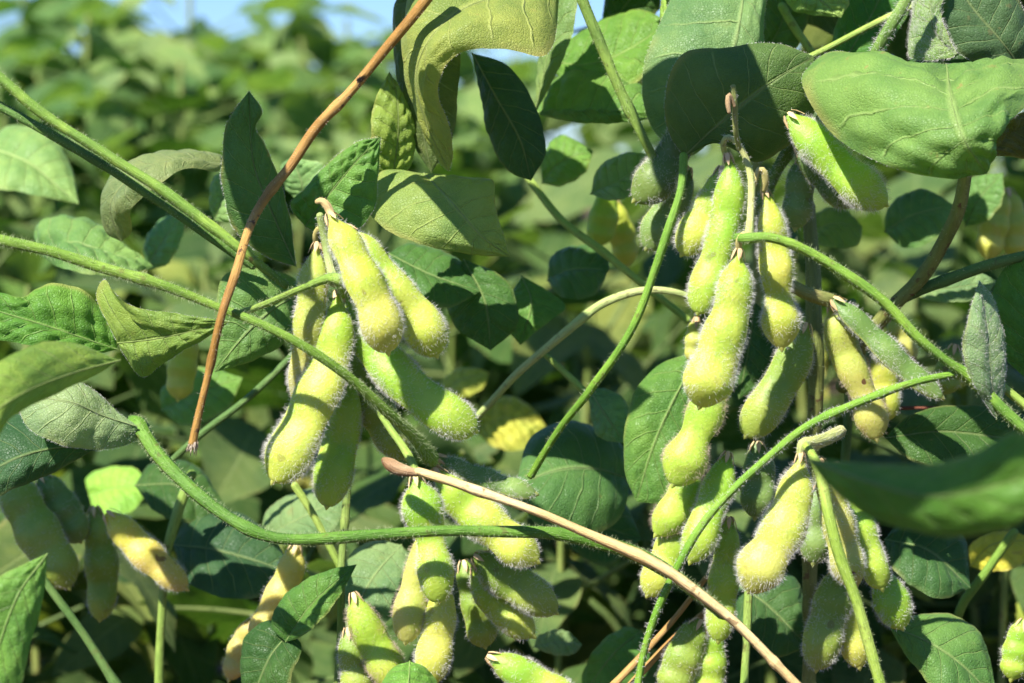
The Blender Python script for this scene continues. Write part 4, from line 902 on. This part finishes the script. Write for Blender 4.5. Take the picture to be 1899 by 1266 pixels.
def main_stem(h):
    t = np.linspace(0, 1, 14)
    a, b = rng.uniform(0, 6.28, 2)
    C = np.stack([0.010 * np.sin(t * 4 + a) - 0.010 * math.sin(a), 0.010 * np.sin(t * 3.1 + b) - 0.010 * math.sin(b), h * t], -1)
    return C[:13], rod(C[:13], 0.0024, 9)


def make_plant(h, nleaf, lo, npod, name='soybean_plant'):
    root = bpy.data.objects.new(name, None)
    COL.objects.link(root)
    root.empty_display_size = 0.02
    C, m = main_stem(h)
    obj('main_stem', mesh_from('main_stem', *m), STEM, root, tint=(0.16, 0.22, 0.05), tint2=(0.24, 0.28, 0.08), wear=0.6)
    a = rng.uniform(0, 6.28)
    for k in range(nleaf):
        f = lo + (1 - lo) * (k + 0.5 * rng.random()) / nleaf
        p = C[int(f * 12)]
        a += 2.4 + rng.normal(0, 0.4)
        o = obj('leaf', TRI[int(rng.integers(len(TRI)))], None, root, tint=TINTS[int(rng.integers(len(TINTS)))], wear=float(rng.uniform(0, 0.7)))
        o.location = Vector(p)
        o.rotation_euler = (rng.normal(0, 0.22), rng.normal(-0.05, 0.25), a)
        s_ = float(rng.uniform(0.75, 1.1)) * (0.8 if f > 0.92 else 1)
        o.scale = (s_, s_, s_)
    for k in range(npod):
        p = C[int(rng.uniform(0.25, 0.9) * 13)]
        a = rng.uniform(0, 6.28)
        for j in range(3):
            c = ((0.26, 0.38, 0.06), (0.34, 0.42, 0.07), (0.40, 0.40, 0.09))[int(rng.integers(3))]
            o = obj('pod', PODS[int(rng.integers(4))], None, root, tint=c, tint2=tuple(x * 1.1 for x in c), wear=0.3)
            o.location = Vector(p) + Vector((0.006 * math.cos(a), 0.006 * math.sin(a), -0.004 * j))
            o.rotation_euler = (rng.normal(0, 0.25), rng.uniform(-0.7, -0.25), a + rng.normal(0, 0.7))
    return root


def copy_plant(src, loc, rz, sc, label, group):
    r = src.copy(); COL.objects.link(r)
    for ch in list(src.children):
        c = ch.copy(); COL.objects.link(c); c.parent = r
    r.location = loc; r.rotation_euler = (rng.normal(0, 0.06), rng.normal(0, 0.06), rz); r.scale = (sc, sc, sc)
    return tag(r, label, 'soybean plant', group)


rng = np.random.default_rng(21)
PROTO = [make_plant(0.50, 27, 0.25, 2) for _ in range(5)]
used = set()


def put(k, loc, rz, sc, label, group):
    src = PROTO[k]
    if k in used:
        return copy_plant(src, loc, rz, sc, label, group)
    used.add(k)
    src.location = loc; src.rotation_euler = (0, 0, rz); src.scale = (sc, sc, sc)
    return tag(src, label, 'soybean plant', group)


def trim(root, ymin):
    """no leaf of a plant behind may reach forward among the pods"""
    M = Matrix.LocRotScale(root.location, root.rotation_euler, root.scale)
    for ch in list(root.children):
        m = M @ Matrix.LocRotScale(ch.location, ch.rotation_euler, ch.scale)
        B = [m @ Vector(c) for c in ch.bound_box]
        px = []
        for p in B:
            q = np.array(p) - CAM
            z = max(0.05, float(q @ FW))
            px.append((949.5 + q[0] * S / (z * PX), 633 - float(q @ UP) * S / (z * PX), z))
        low = min(p[1] for p in px)
        tall = min(p[0] for p in px) < 690 and min(p[2] for p in px) < 1.25 and low < 170 and max(p[1] for p in px) > 0
        if min(p.y for p in B) < ymin or (tall and ch.name.startswith('leaf')):
            bpy.data.objects.remove(ch)


# rows of plants, each row farther behind the pods: (distance behind the camera plane, spacing, height, group)
ROWS = [
    (0.76, 0.07, 0.35, 'soybean plants just behind the pods'),
    (0.84, 0.075, 0.385, 'soybean plants close behind the pods'),
    (1.03, 0.085, 0.42, 'soybean plants of the second row'),
    (1.26, 0.095, 0.46, 'blurred soybean plants of the middle rows'),
    (1.52, 0.105, 0.505, 'blurred soybean plants of the middle rows'),
    (1.85, 0.12, 0.54, 'blurred soybean plants of the far rows'),
    (2.3, 0.14, 0.575, 'blurred soybean plants of the far rows'),
]
WHERE = ['bushy soybean plant standing just behind the pods', 'bushy soybean plant one row behind the pods', 'soybean plant of the second row behind',
         'soft focus soybean plant of the middle rows', 'soft focus soybean plant farther back', 'blurred soybean plant reaching up to the sky', 'most blurred soybean plant against the sky']
for r, (z, sp, h, g) in enumerate(ROWS):
    half = 0.225 * z * 1.25 + 0.10
    n = int(2 * half / sp)
    for k in range(n + 1):
        x = -half + 2 * half * k / n + rng.normal(0, sp * 0.22)
        y = CAM[1] + z + rng.normal(0, 0.05)
        sc = h / 0.50 * rng.uniform(0.90, 1.08)
        put(int(rng.integers(5)), (x, y, 0), rng.uniform(0, 6.28), sc, WHERE[r] + (' at left beyond the brown stalk' if x < -0.22 * z * 0.33 else ' beyond the gap between clusters' if x < 0.22 * z * 0.2 else ' beyond the right pods'), g)

for r_ in [o for o in COL.objects if o.name.startswith('soybean_plant')]:
    trim(r_, 0.10)
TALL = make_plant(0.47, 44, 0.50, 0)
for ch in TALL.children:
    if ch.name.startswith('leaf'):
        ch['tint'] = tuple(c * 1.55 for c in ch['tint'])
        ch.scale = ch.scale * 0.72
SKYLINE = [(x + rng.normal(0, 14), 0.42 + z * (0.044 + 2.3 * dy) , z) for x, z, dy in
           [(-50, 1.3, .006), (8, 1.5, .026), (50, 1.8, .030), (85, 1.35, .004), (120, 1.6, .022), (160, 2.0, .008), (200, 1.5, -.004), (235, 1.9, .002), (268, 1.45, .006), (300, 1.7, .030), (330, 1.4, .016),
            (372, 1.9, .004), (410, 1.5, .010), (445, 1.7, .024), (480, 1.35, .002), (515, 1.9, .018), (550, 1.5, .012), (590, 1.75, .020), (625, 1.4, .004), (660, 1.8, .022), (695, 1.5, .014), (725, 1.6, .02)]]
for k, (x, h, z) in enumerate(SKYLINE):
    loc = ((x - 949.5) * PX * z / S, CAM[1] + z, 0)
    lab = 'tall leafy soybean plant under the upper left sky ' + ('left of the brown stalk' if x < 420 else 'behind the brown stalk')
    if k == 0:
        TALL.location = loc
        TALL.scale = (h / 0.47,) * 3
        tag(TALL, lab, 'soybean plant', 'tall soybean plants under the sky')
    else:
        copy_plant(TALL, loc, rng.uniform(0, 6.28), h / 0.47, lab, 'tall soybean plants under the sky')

# ------------------------------------------------------------------ plants added behind the pods; their unseen tops shade the background
NEAR = []
for k, (x, y, h) in enumerate([(0.06, 0.27, 0.60), (0.10, 0.22, 0.62), (0.17, 0.27, 0.64), (0.24, 0.22, 0.62), (0.31, 0.28, 0.62)]):
    p = make_plant(h, 10, 0.84, 0)
    p.location = (x, y, 0)
    trim(p, -0.25)
    tag(p, 'tall soybean plant whose leafy top stands above the pods', 'soybean plant', 'added plants that shade the background')

# ------------------------------------------------------------------ loose leaves added outside the frame, only to shade what is in view
rng = np.random.default_rng(5)


def over(x, y, d, w, h, tilt):
    c = math.cos(tilt); s_ = math.sin(tilt)

    def q(a, b, dd):
        return (x + a * c - b * s_, y + a * s_ + b * c, d + dd)
    leaf('unseen green leaf added outside the frame to cast shade', [q(-w, 0, 14), q(0, 0, 0), q(w, 0, -14)], [q(-w * .5, -h * .9, 8), q(0.2 * w, -h * .8, 6)], [q(-w * .5, h * .9, -4), q(0.2 * w, h * .8, -10)],
         MIDG, rib=0, group='unseen leaves added to cast shade')


over(1008, -505, -50, 200, 150, 0.5)
over(-290, 350, 10, 255, 170, 0.1)
over(668, -80, -30, 120, 62, -0.3)
over(1240, -400, -230, 400, 230, 0.3)
over(130, -245, -50, 150, 110, 1.2)
for x, y, d in ((610, -260, 5), (700, -120, 60), (1060, -120, 90), (520, -420, -5), (60, -260, 50), (1250, -160, 80), (1420, -330, 30), (1560, -160, 70), (-120, -330, 20), (1180, -560, 10), (1700, -300, 50)):
    over(x, y, d, rng.uniform(150, 230), rng.uniform(90, 130), rng.uniform(-1.2, 1.2))

for k in range(28):
    d = rng.uniform(70, 230)
    x = rng.uniform(150, 1600)
    over(x, rng.uniform(-520, -300 if x < 800 else -190), d, rng.uniform(190, 280), rng.uniform(110, 160), rng.uniform(-1.2, 1.2))

# ------------------------------------------------------------------ the ground
n = 90
gx = np.linspace(-1, 1, n); gx = np.sign(gx) * np.abs(gx)**3 * 150
X, Y = np.meshgrid(gx, gx, indexing='ij')
Z = 0.012 * np.sin(X * 9.0) * np.cos(Y * 7.0) * np.exp(-(X**2 + Y**2) / 40)
G = np.stack([X, Y, Z - 0.01], -1).reshape(-1, 3)
o = obj('ground', mesh_from('ground', G, grid_faces(n, n), G[:, :2]), SOIL)
tag(o, 'brown field soil between the soybean rows', None, None, 'structure')

# ================================================================== LIGHT, SKY, CAMERA
SUNV = Vector((-0.52, -0.70, 1.0)).normalized()
el = math.asin(SUNV.z)
sun = bpy.data.lights.new('sun', 'SUN')
sun.energy = 5.0
sun.angle = math.radians(0.55)
sun.color = (1.0, 0.955, 0.88)
so = bpy.data.objects.new('sun', sun)
COL.objects.link(so)
so.rotation_euler = SUNV.to_track_quat('Z', 'Y').to_euler()
so.location = (0, 0, 5)

wd = bpy.data.worlds.new('World')
SC.world = wd
wd.use_nodes = True
nt = wd.node_tree
nt.nodes.clear()
sky = nt.nodes.new('ShaderNodeTexSky')
sky.sky_type = 'NISHITA'
sky.sun_disc = False
sky.sun_elevation = el
sky.sun_rotation = math.atan2(SUNV.x, SUNV.y)
sky.air_density = 1.0
sky.dust_density = 0.15
sky.ozone_density = 2.5
bg = nt.nodes.new('ShaderNodeBackground')
bg.inputs[1].default_value = 0.05
ow = nt.nodes.new('ShaderNodeOutputWorld')
wb = nt.nodes.new('ShaderNodeMix')
wb.data_type = 'RGBA'
wb.blend_type = 'MULTIPLY'
wb.inputs[0].default_value = 1.0
wb.inputs[7].default_value = (0.74, 0.98, 1.45, 1.0)      # the camera's cool white balance
nt.links.new(sky.outputs[0], wb.inputs[6])
nt.links.new(wb.outputs[2], bg.inputs[0])
nt.links.new(bg.outputs[0], ow.inputs[0])

cam = bpy.data.cameras.new('camera')
cam.sensor_width = 22.3
cam.sensor_fit = 'HORIZONTAL'
cam.lens = 22.3 * S / (1899 * PX)
cam.clip_start = 0.02
cam.clip_end = 500
cam.dof.use_dof = True
cam.dof.focus_distance = S
cam.dof.aperture_fstop = 9.5
cam.dof.aperture_blades = 7
co = bpy.data.objects.new('camera', cam)
COL.objects.link(co)
co.location = Vector(CAM)
co.rotation_euler = (math.pi / 2 + PITCH, 0, 0)
SC.camera = co

SC.view_settings.view_transform = 'Standard'
SC.view_settings.look = 'None'
SC.view_settings.exposure = 1.32
SC.view_settings.gamma = 1.0
SC.cycles.max_bounces = 8
SC.cycles.diffuse_bounces = 2
SC.cycles.transmission_bounces = 6
SC.cycles.use_denoising = True
SC.cycles.sample_clamp_indirect = 8
